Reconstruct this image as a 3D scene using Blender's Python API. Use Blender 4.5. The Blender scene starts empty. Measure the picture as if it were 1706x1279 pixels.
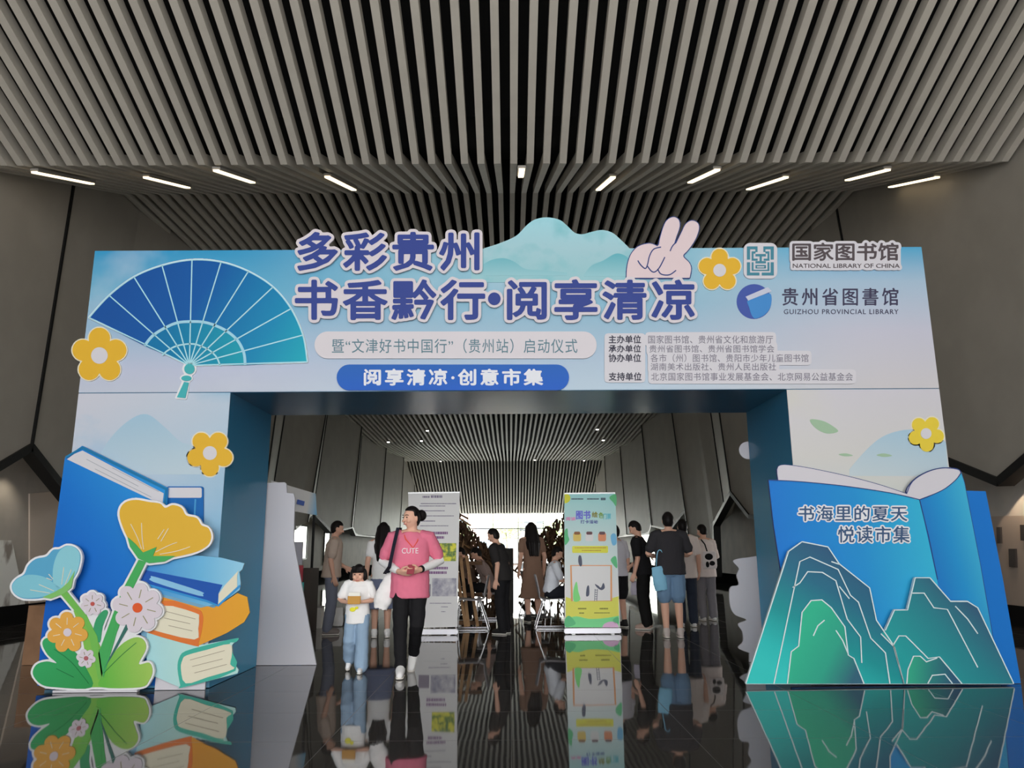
import bpy, bmesh, math, random
import numpy as np
from mathutils import Vector, Matrix, noise, geometry

rad = math.radians
S = bpy.context.scene
COL = S.collection
# ------------------------------------------------------------------ camera
F, PITCH, YAW, ROLL, CH = 1280.0, rad(12.13), rad(0.2), rad(0.35), 1.22
fwd = Vector((math.sin(YAW) * math.cos(PITCH), math.cos(YAW) * math.cos(PITCH), math.sin(PITCH)))
rgt0 = Vector((math.cos(YAW), -math.sin(YAW), 0))
up0 = rgt0.cross(fwd)
RT = rgt0 * math.cos(ROLL) - up0 * math.sin(ROLL)
UP = up0 * math.cos(ROLL) + rgt0 * math.sin(ROLL)
CAM = Vector((0, 0, CH))
cd = bpy.data.cameras.new('camera')
cam = bpy.data.objects.new('camera', cd)
COL.objects.link(cam)
cd.sensor_fit = 'HORIZONTAL'
cd.sensor_width = 36.0
cd.lens = F / 1706 * 36.0
cd.clip_end = 500
m3 = Matrix((RT, UP, -fwd)).transposed()
cam.matrix_world = Matrix.Translation(CAM) @ m3.to_4x4()
S.camera = cam
# ------------------------------------------------------------------ view, world, daylight
S.view_settings.view_transform = 'Standard'
S.view_settings.look = 'None'
S.view_settings.gamma = 1.0
S.view_settings.use_curve_mapping = False
S.view_settings.exposure = 0.32
W = bpy.data.worlds.new('sky')
S.world = W
W.use_nodes = True
bg = W.node_tree.nodes['Background']
bg.inputs[0].default_value = (1.0, 0.99, 0.985, 1)
bg.inputs[1].default_value = 2.6


def area(name, loc, rot, sx, sy, power, col=(1, 1, 1)):
    l = bpy.data.lights.new(name, 'AREA')
    l.shape = 'RECTANGLE'
    l.size, l.size_y, l.energy, l.color = sx, sy, power, col
    o = bpy.data.objects.new(name, l)
    o.location, o.rotation_euler = loc, rot
    COL.objects.link(o)
    return o


# daylight falling through the open glass front of the hall, behind the camera
area('entrance_daylight', (-0.4, -7.8, 2.9), (rad(90), 0, 0), 14.0, 5.6, 640, (1.0, 0.99, 0.985))
# daylight through the glazed far end
area('far_daylight', (-0.4, 66.5, 2.6), (rad(-90), 0, 0), 14.0, 4.2, 900, (1.0, 1.0, 0.96))


sl = bpy.data.lights.new('sun', 'SUN')
sl.energy, sl.angle = 14.0, rad(3)
so_ = bpy.data.objects.new('sun', sl)
so_.rotation_euler = Vector((.75, .45, -.75)).to_track_quat('-Z', 'Y').to_euler()
COL.objects.link(so_)

# ------------------------------------------------------------------ pixel rays -> real planes
def ray(u, v):
    return RT * (u - 853) + UP * (639.5 - v) + fwd * F


def P(u, v, Y):
    d = ray(u, v)
    return CAM + d * (Y / d.y)


def PX(u, v, X):
    d = ray(u, v)
    return CAM + d * (X / d.x)


def PF(u, v, z=0.0):
    d = ray(u, v)
    return CAM + d * ((z - CH) / d.z)


# ------------------------------------------------------------------ materials
def lin(c):
    c = c / 255.0
    return c / 12.92 if c <= 0.04045 else ((c + 0.055) / 1.055) ** 2.4


KG = 1.06       # white paint under the entrance daylight shows about this bright


def C(r, g, b, k=KG):
    return tuple(min(0.92, lin(x) / k) for x in (r, g, b)) + (1,)


MATS = {}


def mat(name, col, rough=0.5, metal=0.0, emit=None, spec=0.12, coat=0.0):
    if name in MATS:
        return MATS[name]
    m = bpy.data.materials.new(name)
    m.use_nodes = True
    b = m.node_tree.nodes['Principled BSDF']
    b.inputs['Base Color'].default_value = col
    b.inputs['Roughness'].default_value = rough
    b.inputs['Metallic'].default_value = metal
    b.inputs['Specular IOR Level'].default_value = spec
    b.inputs['Coat Weight'].default_value = coat
    if emit:
        b.inputs['Emission Color'].default_value = col
        b.inputs['Emission Strength'].default_value = emit
    MATS[name] = m
    return m


def N(m, t, **kw):
    n = m.node_tree.nodes.new(t)
    for k, v in kw.items():
        setattr(n, k, v)
    return n


def L(m, a, b):
    m.node_tree.links.new(a, b)


def axis_fac(m, p0, p1):
    """0..1 along the line p0 -> p1 of the place (a printed gradient)"""
    g = N(m, 'ShaderNodeNewGeometry')
    d = p1 - p0
    s = N(m, 'ShaderNodeVectorMath', operation='SUBTRACT')
    L(m, g.outputs['Position'], s.inputs[0])
    s.inputs[1].default_value = p0
    q = N(m, 'ShaderNodeVectorMath', operation='DOT_PRODUCT')
    L(m, s.outputs[0], q.inputs[0])
    q.inputs[1].default_value = d / d.length_squared
    return q.outputs['Value']


def ramp(m, fac, stops):
    r = N(m, 'ShaderNodeValToRGB')
    e = r.color_ramp.elements
    e[0].position, e[0].color = stops[0]
    e[1].position, e[1].color = stops[-1]
    for p, c in stops[1:-1]:
        x = e.new(p)
        x.color = c
    L(m, fac, r.inputs[0])
    return r.outputs[0]


def mixc(m, fac, a, b):
    x = N(m, 'ShaderNodeMix', data_type='RGBA')
    if isinstance(fac, float):
        x.inputs[0].default_value = fac
    else:
        L(m, fac, x.inputs[0])
    for s, v in ((x.inputs[6], a), (x.inputs[7], b)):
        if isinstance(v, tuple):
            s.default_value = v
        else:
            L(m, v, s)
    return x.outputs[2]


def grad(name, p0, p1, stops, rough=0.45):
    m = mat(name, stops[0][1], rough)
    c = ramp(m, axis_fac(m, p0, p1), stops)
    L(m, c, m.node_tree.nodes['Principled BSDF'].inputs['Base Color'])
    return m


def noise_fac(m, scale, lo, hi, detail=4.0, sc=(1, 1, 1)):
    g = N(m, 'ShaderNodeNewGeometry')
    v = N(m, 'ShaderNodeVectorMath', operation='MULTIPLY')
    L(m, g.outputs['Position'], v.inputs[0])
    v.inputs[1].default_value = sc
    n = N(m, 'ShaderNodeTexNoise')
    n.inputs['Scale'].default_value = scale
    n.inputs['Detail'].default_value = detail
    L(m, v.outputs[0], n.inputs['Vector'])
    r = N(m, 'ShaderNodeMapRange')
    r.inputs[1].default_value, r.inputs[2].default_value = lo, hi
    L(m, n.outputs[0], r.inputs[0])
    return r.outputs[0]


def speckle(name, col, col2, scale, rough=0.6, bump=0.0, metal=0.0):
    m = mat(name, col, rough, metal)
    b = m.node_tree.nodes['Principled BSDF']
    f = noise_fac(m, scale, 0.4, 0.62)
    L(m, mixc(m, f, col, col2), b.inputs['Base Color'])
    if bump:
        bp = N(m, 'ShaderNodeBump')
        bp.inputs['Strength'].default_value = bump
        bp.inputs['Distance'].default_value = 0.01
        L(m, f, bp.inputs['Height'])
        L(m, bp.outputs[0], b.inputs['Normal'])
    return m


# ------------------------------------------------------------------ objects
def setp(o, label=None, cat=None, group=None, kind=None):
    if label: o['label'] = label
    if cat: o['category'] = cat
    if group: o['group'] = group
    if kind: o['kind'] = kind
    return o


def thing(name, label, cat, loc=(0, 0, 0), rz=0.0, group=None):
    o = bpy.data.objects.new(name, None)
    o.empty_display_size = 0.2
    COL.objects.link(o)
    o.location, o.rotation_euler = loc, (0, 0, rz)
    return setp(o, label, cat, group)


def link(name, me, m, parent=None, smooth=False):
    """me holds place coordinates when the parent is an unrotated Empty"""
    if m is not None and not me.materials:
        me.materials.append(m)
    o = bpy.data.objects.new(name, me)
    COL.objects.link(o)
    if smooth:
        for p in me.polygons: p.use_smooth = True
    if parent:
        o.parent = parent
    return o


def wloc(p):
    v = Vector((0, 0, 0))
    while p:
        v = v + p.location
        p = p.parent
    return v


def bmesh_obj(name, bm, m, parent=None, smooth=False, local=False):
    """bm in place coordinates (or in the parent's own with local=True)"""
    if not local:
        bmesh.ops.translate(bm, verts=bm.verts, vec=-wloc(parent))
        if not parent:
            pass
    bmesh.ops.recalc_face_normals(bm, faces=bm.faces)
    me = bpy.data.meshes.new(name)
    bm.to_mesh(me)
    bm.free()
    return link(name, me, m, parent, smooth)


def top_mesh(name, bm, m, label, cat, group=None, smooth=False, kind=None):
    """a thing that is one mesh: origin moved to its base"""
    vs = [v.co for v in bm.verts]
    lo = Vector((min(v.x for v in vs), min(v.y for v in vs), min(v.z for v in vs)))
    hi = Vector((max(v.x for v in vs), max(v.y for v in vs), max(v.z for v in vs)))
    org = Vector(((lo.x + hi.x) / 2, (lo.y + hi.y) / 2, lo.z))
    bmesh.ops.translate(bm, verts=bm.verts, vec=-org)
    o = bmesh_obj(name, bm, m, None, smooth, local=True)
    o.location = org
    return setp(o, label, cat, group, kind)


def struct(name, bm, m, smooth=False):
    o = bmesh_obj(name, bm, m, None, smooth, local=True)
    o['kind'] = 'structure'
    return o


def box(bm, x0, x1, y0, y1, z0, z1):
    vs = [bm.verts.new((x, y, z)) for x in (x0, x1) for y in (y0, y1) for z in (z0, z1)]
    for f in ((0, 1, 3, 2), (4, 6, 7, 5), (0, 4, 5, 1), (2, 3, 7, 6), (0, 2, 6, 4), (1, 5, 7, 3)):
        bm.faces.new([vs[i] for i in f])
    return vs


def obox(bm, a, b, w, t, side=Vector((1, 0, 0))):
    """beam from a to b, width w along side, thickness t"""
    a, b = Vector(a), Vector(b)
    d = (b - a).normalized()
    sd = (side - d * side.dot(d)).normalized()
    n = d.cross(sd)
    vs = []
    for p in (a, b):
        for s1, s2 in ((-1, -1), (1, -1), (1, 1), (-1, 1)):
            vs.append(bm.verts.new(p + sd * (s1 * w / 2) + n * (s2 * t / 2)))
    for f in ((3, 2, 1, 0), (4, 5, 6, 7), (0, 1, 5, 4), (1, 2, 6, 5), (2, 3, 7, 6), (3, 0, 4, 7)):
        bm.faces.new([vs[i] for i in f])


def tube(bm, pts, r, n=8):
    pts = [Vector(p) for p in pts]
    rings = []
    u = None
    for i, p in enumerate(pts):
        d = (pts[min(i + 1, len(pts) - 1)] - pts[max(i - 1, 0)]).normalized()
        if u is None:
            u = d.cross(Vector((0, 0, 1)) if abs(d.z) < 0.9 else Vector((1, 0, 0)))
        u = (u - d * u.dot(d)).normalized()      # carried along the path so the rings never twist
        w = d.cross(u)
        rr = r[i] if isinstance(r, (list, tuple)) else r
        rings.append([bm.verts.new(p + u * (rr * math.cos(2 * math.pi * k / n)) + w * (rr * math.sin(2 * math.pi * k / n))) for k in range(n)])
    for A, B in zip(rings, rings[1:]):
        for k in range(n):
            bm.faces.new((A[k], A[(k + 1) % n], B[(k + 1) % n], B[k]))
    bm.faces.new(rings[0][::-1])
    bm.faces.new(rings[-1])


def ball(bm, c, rx, ry=None, rz=None, seg=14, M=None):
    ry = ry or rx
    rz = rz or rx
    r = bmesh.ops.create_uvsphere(bm, u_segments=seg, v_segments=max(6, seg * 2 // 3), radius=1)
    for v in r['verts']:
        p = Vector((v.co.x * rx, v.co.y * ry, v.co.z * rz))
        if M: p = M @ p
        v.co = p + Vector(c)
    return r['verts']


def spline(pts, n=6, closed=True):
    """Catmull-Rom through pixel points"""
    out = []
    k = len(pts)
    for i in range(k if closed else k - 1):
        p0 = pts[(i - 1) % k] if closed else pts[max(i - 1, 0)]
        p1, p2 = pts[i], pts[(i + 1) % k]
        p3 = pts[(i + 2) % k] if closed else pts[min(i + 2, k - 1)]
        for j in range(n):
            t = j / n
            out.append(tuple(0.5 * (2 * b + (c - a) * t + (2 * a - 5 * b + 4 * c - d) * t * t + (3 * b - a - 3 * c + d) * t ** 3)
                             for a, b, c, d in zip(p0, p1, p2, p3)))
    if not closed: out.append(tuple(pts[-1]))
    return out


def extrude_loop(bm, pts, dy):
    """front loop (place coordinates) pushed back by dy"""
    n = len(pts)
    a = [bm.verts.new(p) for p in pts]
    b = [bm.verts.new(p + Vector((0, dy, 0))) for p in pts]
    for t in geometry.tessellate_polygon([[Vector((p.x, p.z, 0)) for p in pts]]):
        try:
            bm.faces.new([a[i] for i in t])
            bm.faces.new([b[i] for i in reversed(t)])
        except ValueError:
            pass
    for i in range(n):
        j = (i + 1) % n
        bm.faces.new((a[i], a[j], b[j], b[i]))


def board(name, px, Y, m, parent, th=0.004, sm=False, n=6):
    if sm: px = spline(px, n)
    bm = bmesh.new()
    extrude_loop(bm, [P(u, v, Y) for u, v in px], th)
    for v in bm.verts:
        if v.co.z < 0.004: v.co.z = 0.004
    return bmesh_obj(name, bm, m, parent)


def strokes(name, lines, w, Y, m, parent, th=0.003, sm=False):
    bm = bmesh.new()
    for ln in lines:
        if sm: ln = spline(ln, 5, closed=False)
        k = len(ln)
        lft, rg = [], []
        for i, p in enumerate(ln):
            a, b = ln[max(i - 1, 0)], ln[min(i + 1, k - 1)]
            dx, dy = b[0] - a[0], b[1] - a[1]
            q = math.hypot(dx, dy) or 1
            ww = w / 2
            lft.append((p[0] - dy / q * ww, p[1] + dx / q * ww))
            rg.append((p[0] + dy / q * ww, p[1] - dx / q * ww))
        Q = lambda p: P(p[0], p[1], Y)
        off = Vector((0, th, 0))
        A = [bm.verts.new(Q(p)) for p in lft]
        B = [bm.verts.new(Q(p)) for p in rg]
        A2 = [bm.verts.new(Q(p) + off) for p in lft]
        B2 = [bm.verts.new(Q(p) + off) for p in rg]
        for i in range(k - 1):
            for q in ((A[i], A[i + 1], B[i + 1], B[i]), (B2[i], B2[i + 1], A2[i + 1], A2[i]),
                      (A[i + 1], A[i], A2[i], A2[i + 1]), (B[i], B[i + 1], B2[i + 1], B2[i])):
                bm.faces.new(q)
        bm.faces.new((A[0], B[0], B2[0], A2[0]))
        bm.faces.new((B[-1], A[-1], A2[-1], B2[-1]))
    for v in bm.verts:
        if v.co.z < 0.004: v.co.z = 0.004
    return bmesh_obj(name, bm, m, parent)


# silhouettes: union of pixel polygons, grown by r pixels, traced again -> one clean cut-out board
def grow(polys, r, res=0.5, holes=False):
    A = np.concatenate([np.array(p, float) for p in polys])
    pad = r + 4
    x0, y0 = A.min(0) - pad
    x1, y1 = A.max(0) + pad
    w, h = int((x1 - x0) / res) + 2, int((y1 - y0) / res) + 2
    G = np.zeros((h, w), bool)
    for p in polys:
        q = (np.array(p, float) - (x0, y0)) / res
        ya, yb = max(0, int(q[:, 1].min())), min(h - 1, int(q[:, 1].max()) + 1)
        xa, xb = max(0, int(q[:, 0].min())), min(w - 1, int(q[:, 0].max()) + 1)
        if xb <= xa or yb <= ya: continue
        yy, xx = np.mgrid[ya:yb + 1, xa:xb + 1] + 0.013
        ins = np.zeros(xx.shape, bool)
        for i in range(len(q)):
            ax, ay = q[i]
            bx, by = q[(i + 1) % len(q)]
            if ay == by: continue
            c = ((ay > yy) != (by > yy)) & (xx < (bx - ax) * (yy - ay) / (by - ay) + ax)
            ins ^= c
        G[ya:yb + 1, xa:xb + 1] |= ins
    R = int(round(r / res))
    D = G.copy()
    for dy in range(-R, R + 1):
        k = int(math.sqrt(max(0, R * R - dy * dy)))
        sh = np.zeros_like(G)
        if dy >= 0: sh[dy:] = G[:h - dy]
        else: sh[:dy] = G[-dy:]
        cs = np.concatenate([np.zeros((h, 1), int), np.cumsum(sh, 1)], 1)
        lo = np.clip(np.arange(w) - k, 0, w)
        hi = np.clip(np.arange(w) + k + 1, 0, w)
        D |= (cs[:, hi] - cs[:, lo]) > 0
    f = D.astype(float)
    for _ in range(3):
        f = (f + np.roll(f, 1, 0) + np.roll(f, -1, 0)) / 3
        f = (f + np.roll(f, 1, 1) + np.roll(f, -1, 1)) / 3
    f[0] = f[-1] = 0
    f[:, 0] = f[:, -1] = 0
    b = f > 0.5
    code = b[:-1, :-1] * 1 + b[:-1, 1:] * 2 + b[1:, 1:] * 4 + b[1:, :-1] * 8
    T = {1: [(3, 0)], 2: [(0, 1)], 3: [(3, 1)], 4: [(1, 2)], 5: [(3, 0), (1, 2)], 6: [(0, 2)], 7: [(3, 2)], 8: [(2, 3)],
         9: [(2, 0)], 10: [(0, 1), (2, 3)], 11: [(2, 1)], 12: [(1, 3)], 13: [(1, 0)], 14: [(0, 3)]}
    nxt = {}
    pos = {}

    def ek(i, j, e):
        return (i, j, 0) if e == 0 else (i, j + 1, 1) if e == 1 else (i + 1, j, 0) if e == 2 else (i, j, 1)

    def ep(k):
        i, j, e = k
        if e == 0:
            t = (0.5 - f[i, j]) / (f[i, j + 1] - f[i, j])
            return (j + t, i)
        t = (0.5 - f[i, j]) / (f[i + 1, j] - f[i, j])
        return (j, i + t)
    for i, j in zip(*np.where((code > 0) & (code < 15))):
        for a, c in T[int(code[i, j])]:
            nxt[ek(i, j, a)] = ek(i, j, c)
    loops = []
    while nxt:
        k0, k = None, next(iter(nxt))
        k0 = k
        lp = []
        while k in nxt:
            lp.append(ep(k))
            k = nxt.pop(k)
        q = np.array(lp)
        ar = 0.5 * np.sum(q[:, 0] * np.roll(q[:, 1], -1) - np.roll(q[:, 0], -1) * q[:, 1])
        loops.append((ar, q))
    if not loops: return []
    big = max(loops, key=lambda t: abs(t[0]))
    sg = 1 if big[0] > 0 else -1
    out = []
    for ar, q in loops:
        if not holes and ar * sg < 12 / res: continue
        if abs(ar) * res * res < 1.5: continue
        # thin out nearly straight runs
        keep = [q[0]]
        for i in range(1, len(q) - 1):
            a, p, c = keep[-1], q[i], q[i + 1]
            d = np.hypot(*(p - a))
            cr = abs((p[0] - a[0]) * (c[1] - a[1]) - (p[1] - a[1]) * (c[0] - a[0])) / (np.hypot(*(c - a)) + 1e-9)
            if cr > 0.12 or d > 14: keep.append(p)
        out.append([(x0 + x * res, y0 + y * res) for x, y in keep])
    return out


def grown_board(name, polys, r, Y, m, parent, th=0.012, res=0.5):
    bm = bmesh.new()
    for lp in grow(polys, r, res):
        extrude_loop(bm, [P(u, v, Y) for u, v in lp], th)
    for v in bm.verts:
        if v.co.z < 0.004: v.co.z = 0.004
    return bmesh_obj(name, bm, m, parent)


def text_mesh(body, off, spacing=1.0):
    c = bpy.data.curves.new('lettering', 'FONT')
    c.body = body
    c.resolution_u = 3
    c.offset = off
    c.space_character = spacing
    o = bpy.data.objects.new('lettering', c)
    COL.objects.link(o)
    dg = bpy.context.evaluated_depsgraph_get()
    me = bpy.data.meshes.new_from_object(o.evaluated_get(dg))
    bpy.data.objects.remove(o)
    bpy.data.curves.remove(c)
    return me


def extrude_loops(bm, loops, Y, dy):
    """several pixel loops, holes allowed (even-odd), on the plane Y"""
    pts = [Vector(p) for l in loops for p in l]
    ed, k = [], 0
    for l in loops:
        n = len(l)
        ed += [(k + i, k + (i + 1) % n) for i in range(n)]
        k += n
    vs, es, fs, ov, oe, of = geometry.delaunay_2d_cdt(pts, ed, [], 0, 1e-5)
    c = np.array([[(vs[f[0]].x + vs[f[1]].x + vs[f[2]].x) / 3, (vs[f[0]].y + vs[f[1]].y + vs[f[2]].y) / 3] for f in fs])
    ins = np.zeros(len(c), bool)
    for l in loops:
        q = np.array(l)
        ax, ay = q[:, 0], q[:, 1]
        bx, by = np.roll(ax, -1), np.roll(ay, -1)
        with np.errstate(divide='ignore', invalid='ignore'):
            t = ((ay[None] > c[:, 1:]) != (by[None] > c[:, 1:])) & (c[:, :1] < (bx - ax)[None] * (c[:, 1:] - ay[None]) / (by - ay)[None] + ax[None])
        ins ^= (t.sum(1) % 2).astype(bool)
    off = Vector((0, dy, 0))
    a = [bm.verts.new(P(v.x, v.y, Y)) for v in vs]
    b = [bm.verts.new(P(v.x, v.y, Y) + off) for v in vs]
    cnt = {}
    for f, k in zip(fs, ins):
        if not k: continue
        f = list(f)
        bm.faces.new([a[i] for i in f])
        bm.faces.new([b[i] for i in reversed(f)])
        for e in zip(f, f[1:] + f[:1]): cnt.setdefault((min(e), max(e)), []).append(e)
    for l in cnt.values():
        if len(l) == 1:
            p, q = l[0]
            bm.faces.new((a[q], a[p], b[p], b[q]))
    bmesh.ops.delete(bm, geom=[v for v in bm.verts if not v.link_faces], context='VERTS')


def lettering(name, body, bx, Y, m, parent, off=0.0, th=0.004, spacing=1.0, shear=0.0):
    """text squeezed into the pixel box bx = (x0, y0, x1, y1); returns its pixel triangles too"""
    me = text_mesh(body, 0.0, spacing)
    bold = off * 1.15 * (bx[3] - bx[1])
    if off >= 0.012: bx = (bx[0] + bold, bx[1] + bold, bx[2] - bold, bx[3] - bold)
    xs = [v.co.x for v in me.vertices]
    ys = [v.co.y for v in me.vertices]
    xa, xb, ya, yb = min(xs), max(xs), min(ys), max(ys)
    px = []
    for v in me.vertices:
        fu, fv = (v.co.x - xa) / (xb - xa), (v.co.y - ya) / (yb - ya)
        px.append((bx[0] + fu * (bx[2] - bx[0]), bx[3] - fv * (bx[3] - bx[1]) + shear * (fu - 0.5)))
    tris = [[px[i] for i in p.vertices] for p in me.polygons]
    bm = bmesh.new()
    if m and off >= 0.012:
        h = bx[3] - bx[1]
        loops = grow(tris, bold, max(0.08, min(0.3, h / 90)), True)
        extrude_loops(bm, loops, Y, th)
        bpy.data.meshes.remove(me)
        return bmesh_obj(name, bm, m, parent), [lp for lp in loops]
    vs = [bm.verts.new(P(u, v, Y)) for u, v in px]
    bk = [bm.verts.new(P(u, v, Y) + Vector((0, th, 0))) for u, v in px]
    cnt = {}
    for p in me.polygons:
        ids = list(p.vertices)
        try:
            bm.faces.new([vs[i] for i in ids])
        except ValueError:
            continue
        for a, b in zip(ids, ids[1:] + ids[:1]):
            cnt.setdefault((min(a, b), max(a, b)), []).append((a, b))
    for e, l in cnt.items():
        if len(l) == 1:
            a, b = l[0]
            bm.faces.new((vs[b], vs[a], bk[a], bk[b]))
    bpy.data.meshes.remove(me)
    o = bmesh_obj(name, bm, m, parent) if m else bm.free()
    return o, tris


def circ(cx, cy, r, n=28, ry=None):
    ry = ry or r
    return [(cx + r * math.cos(2 * math.pi * k / n), cy + ry * math.sin(2 * math.pi * k / n)) for k in range(n)]


def rrect(x0, y0, x1, y1, r, n=8):
    out = []
    for cx, cy, a in ((x1 - r, y0 + r, -90), (x1 - r, y1 - r, 0), (x0 + r, y1 - r, 90), (x0 + r, y0 + r, 180)):
        for k in range(n + 1):
            t = rad(a + 90 * k / n)
            out.append((cx + r * math.cos(t), cy + r * math.sin(t)))
    return out


# ================================================================== SETTING
HC, HW = -0.39, 7.37
XL, XR = HC - HW, HC + HW
SL = 0.235

# floor: polished dark granite
mf = mat('polished_granite', (0.02, 0.02, 0.02, 1), 0.05, spec=0.5)
b = mf.node_tree.nodes['Principled BSDF']
b.inputs['IOR'].default_value = 1.9
f1 = noise_fac(mf, 110, 0.52, 0.66, 2)
f2 = noise_fac(mf, 3, 0.3, 0.7, 3)
c1 = mixc(mf, f1, (0.028, 0.026, 0.025, 1), (0.15, 0.14, 0.13, 1))
c1 = mixc(mf, f2, c1, mixc(mf, 0.5, c1, (0.05, 0.047, 0.044, 1)))
gpos = N(mf, 'ShaderNodeNewGeometry')
br = N(mf, 'ShaderNodeTexBrick', offset=0.0)
br.inputs['Scale'].default_value = 1.0
br.inputs['Mortar Size'].default_value = 0.0025
br.inputs['Brick Width'].default_value = 1.2
br.inputs['Row Height'].default_value = 0.9
L(mf, gpos.outputs['Position'], br.inputs['Vector'])
c1 = mixc(mf, br.outputs['Fac'], c1, (0.10, 0.095, 0.09, 1))
L(mf, c1, b.inputs['Base Color'])
rr = N(mf, 'ShaderNodeMapRange')
rr.inputs[3].default_value, rr.inputs[4].default_value = 0.035, 0.35
L(mf, br.outputs['Fac'], rr.inputs[0])
L(mf, rr.outputs[0], b.inputs['Roughness'])
wv = noise_fac(mf, 1.7, 0.3, 0.7, 1.0)
bp = N(mf, 'ShaderNodeBump')
bp.inputs['Strength'].default_value = 0.06
bp.inputs['Distance'].default_value = 0.006
L(mf, wv, bp.inputs['Height'])
L(mf, bp.outputs[0], b.inputs['Normal'])
bm = bmesh.new()
box(bm, XL - 1.1, XR + 1.1, -9, 65.6, -0.2, 0)
struct('floor', bm, mf)

# ceiling: slats folded up and down along the hall
PROF = [(-8.5, 8.7), (4.6, 8.82), (10.1, 6.62), (14.3, 8.22), (17.0, 8.2), (35.0, 7.2), (43.0, 7.0), (56.8, 7.6), (65.3, 4.1)]


def ceil_z(y):
    for (a, za), (c, zc) in zip(PROF, PROF[1:]):
        if a <= y <= c: return za + (zc - za) * (y - a) / (c - a)
    return 8.0


mslat = speckle('ceiling_slat_paint', (0.55, 0.515, 0.45, 1), (0.58, 0.545, 0.475, 1), 3.0, 0.5)
bm = bmesh.new()
ns = int(HW / SL)
for i in range(-ns, ns + 3):
    x = HC + i * SL
    rows = [[bm.verts.new((x + sx * 0.05, y, z + dz)) for sx, dz in ((-1, 0), (1, 0), (1, 0.17), (-1, 0.17))] for y, z in PROF]
    for A, B in zip(rows, rows[1:]):
        for k in range(4):
            bm.faces.new((A[k], A[(k + 1) % 4], B[(k + 1) % 4], B[k]))
    bm.faces.new(rows[0])
    bm.faces.new(rows[-1][::-1])
struct('ceiling', bm, mslat)
bm = bmesh.new()
rows = [[bm.verts.new((x, y, z + dz)) for x, dz in ((XL - 1.1, 0.75), (XR + 1.1, 0.75), (XR + 1.1, 0.95), (XL - 1.1, 0.95))] for y, z in PROF]
for A, B in zip(rows, rows[1:]):
    for k in range(4):
        bm.faces.new((A[k], A[(k + 1) % 4], B[(k + 1) % 4], B[k]))
bm.faces.new(rows[0])
bm.faces.new(rows[-1][::-1])
struct('ceiling_void', bm, mat('ceiling_void_black', (0.012, 0.012, 0.012, 1), 0.9))

# side walls: folded hanging panels above, plain recessed wall below
mwall = speckle('wall_panel', (0.335, 0.31, 0.27, 1), (0.36, 0.333, 0.29, 1), 1.5, 0.5)
mwall.node_tree.nodes['Principled BSDF'].inputs['Specular IOR Level'].default_value = 0.25
mlow = speckle('recessed_wall', (0.50, 0.46, 0.41, 1), (0.44, 0.41, 0.37, 1), 2.0, 0.6)
mblack = mat('black_metal_trim', (0.012, 0.012, 0.012, 1), 0.4)
ZT = 9.3
BOT = {'left': [(-8.5, 2.2), (9.4, 3.0), (11.0, 2.15), (12.4, 2.9), (14.2, 1.9), (17.5, 2.8), (20.5, 2.0), (23, 2.0), (25, 2.9), (27.2, 2.0),
                (30.6, 2.7), (33, 2.0), (36.5, 2.3), (39, 2.0), (65.4, 2.0)],
       'right': [(-8.5, 2.2), (9.4, 3.0), (11.3, 2.16), (13.6, 3.05), (16, 2.0), (20.5, 2.0), (22, 2.1), (23.2, 2.85), (26.2, 2.0), (26.3, .36), (28.9, .36), (29.0, 2.0),
                 (30.8, 2.7), (33, 2.0), (36.5, 2.3), (39, 2.0), (65.4, 2.0)]}
SEAM = [(-8.5, 0, 0), (10.9, 0.0, 0.2), (12.4, 0.0, 0.35), (14.3, 0.0, 0.9), (17.5, 0.42, 1.3), (20.0, 0.0, 1.5), (23.2, 0.35, 1.7), (25.2, 0.0, 2.0), (28.3, 0.42, 3.2), (30.6, 0.0, 2.6), (36.0, 0.45, 2.2),
        (38.6, 0.0, 2.0), (44, 0.42, 2.0), (46.6, 0.0, 1.8), (52, 0.42, 1.4), (55, 0.0, 1.0), (60, 0.3, 0.5), (65.4, 0, 0)]


def seam_at(y):
    for a, c in zip(SEAM, SEAM[1:]):
        if a[0] <= y <= c[0]:
            t = (y - a[0]) / (c[0] - a[0])
            return a[1] + (c[1] - a[1]) * t, a[2] + (c[2] - a[2]) * t
    return 0, 0


def bot_at(side, y):
    for a, c in zip(BOT[side], BOT[side][1:]):
        if a[0] <= y <= c[0]: return a[1] + (c[1] - a[1]) * (y - a[0]) / (c[0] - a[0])
    return 2.0


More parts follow.
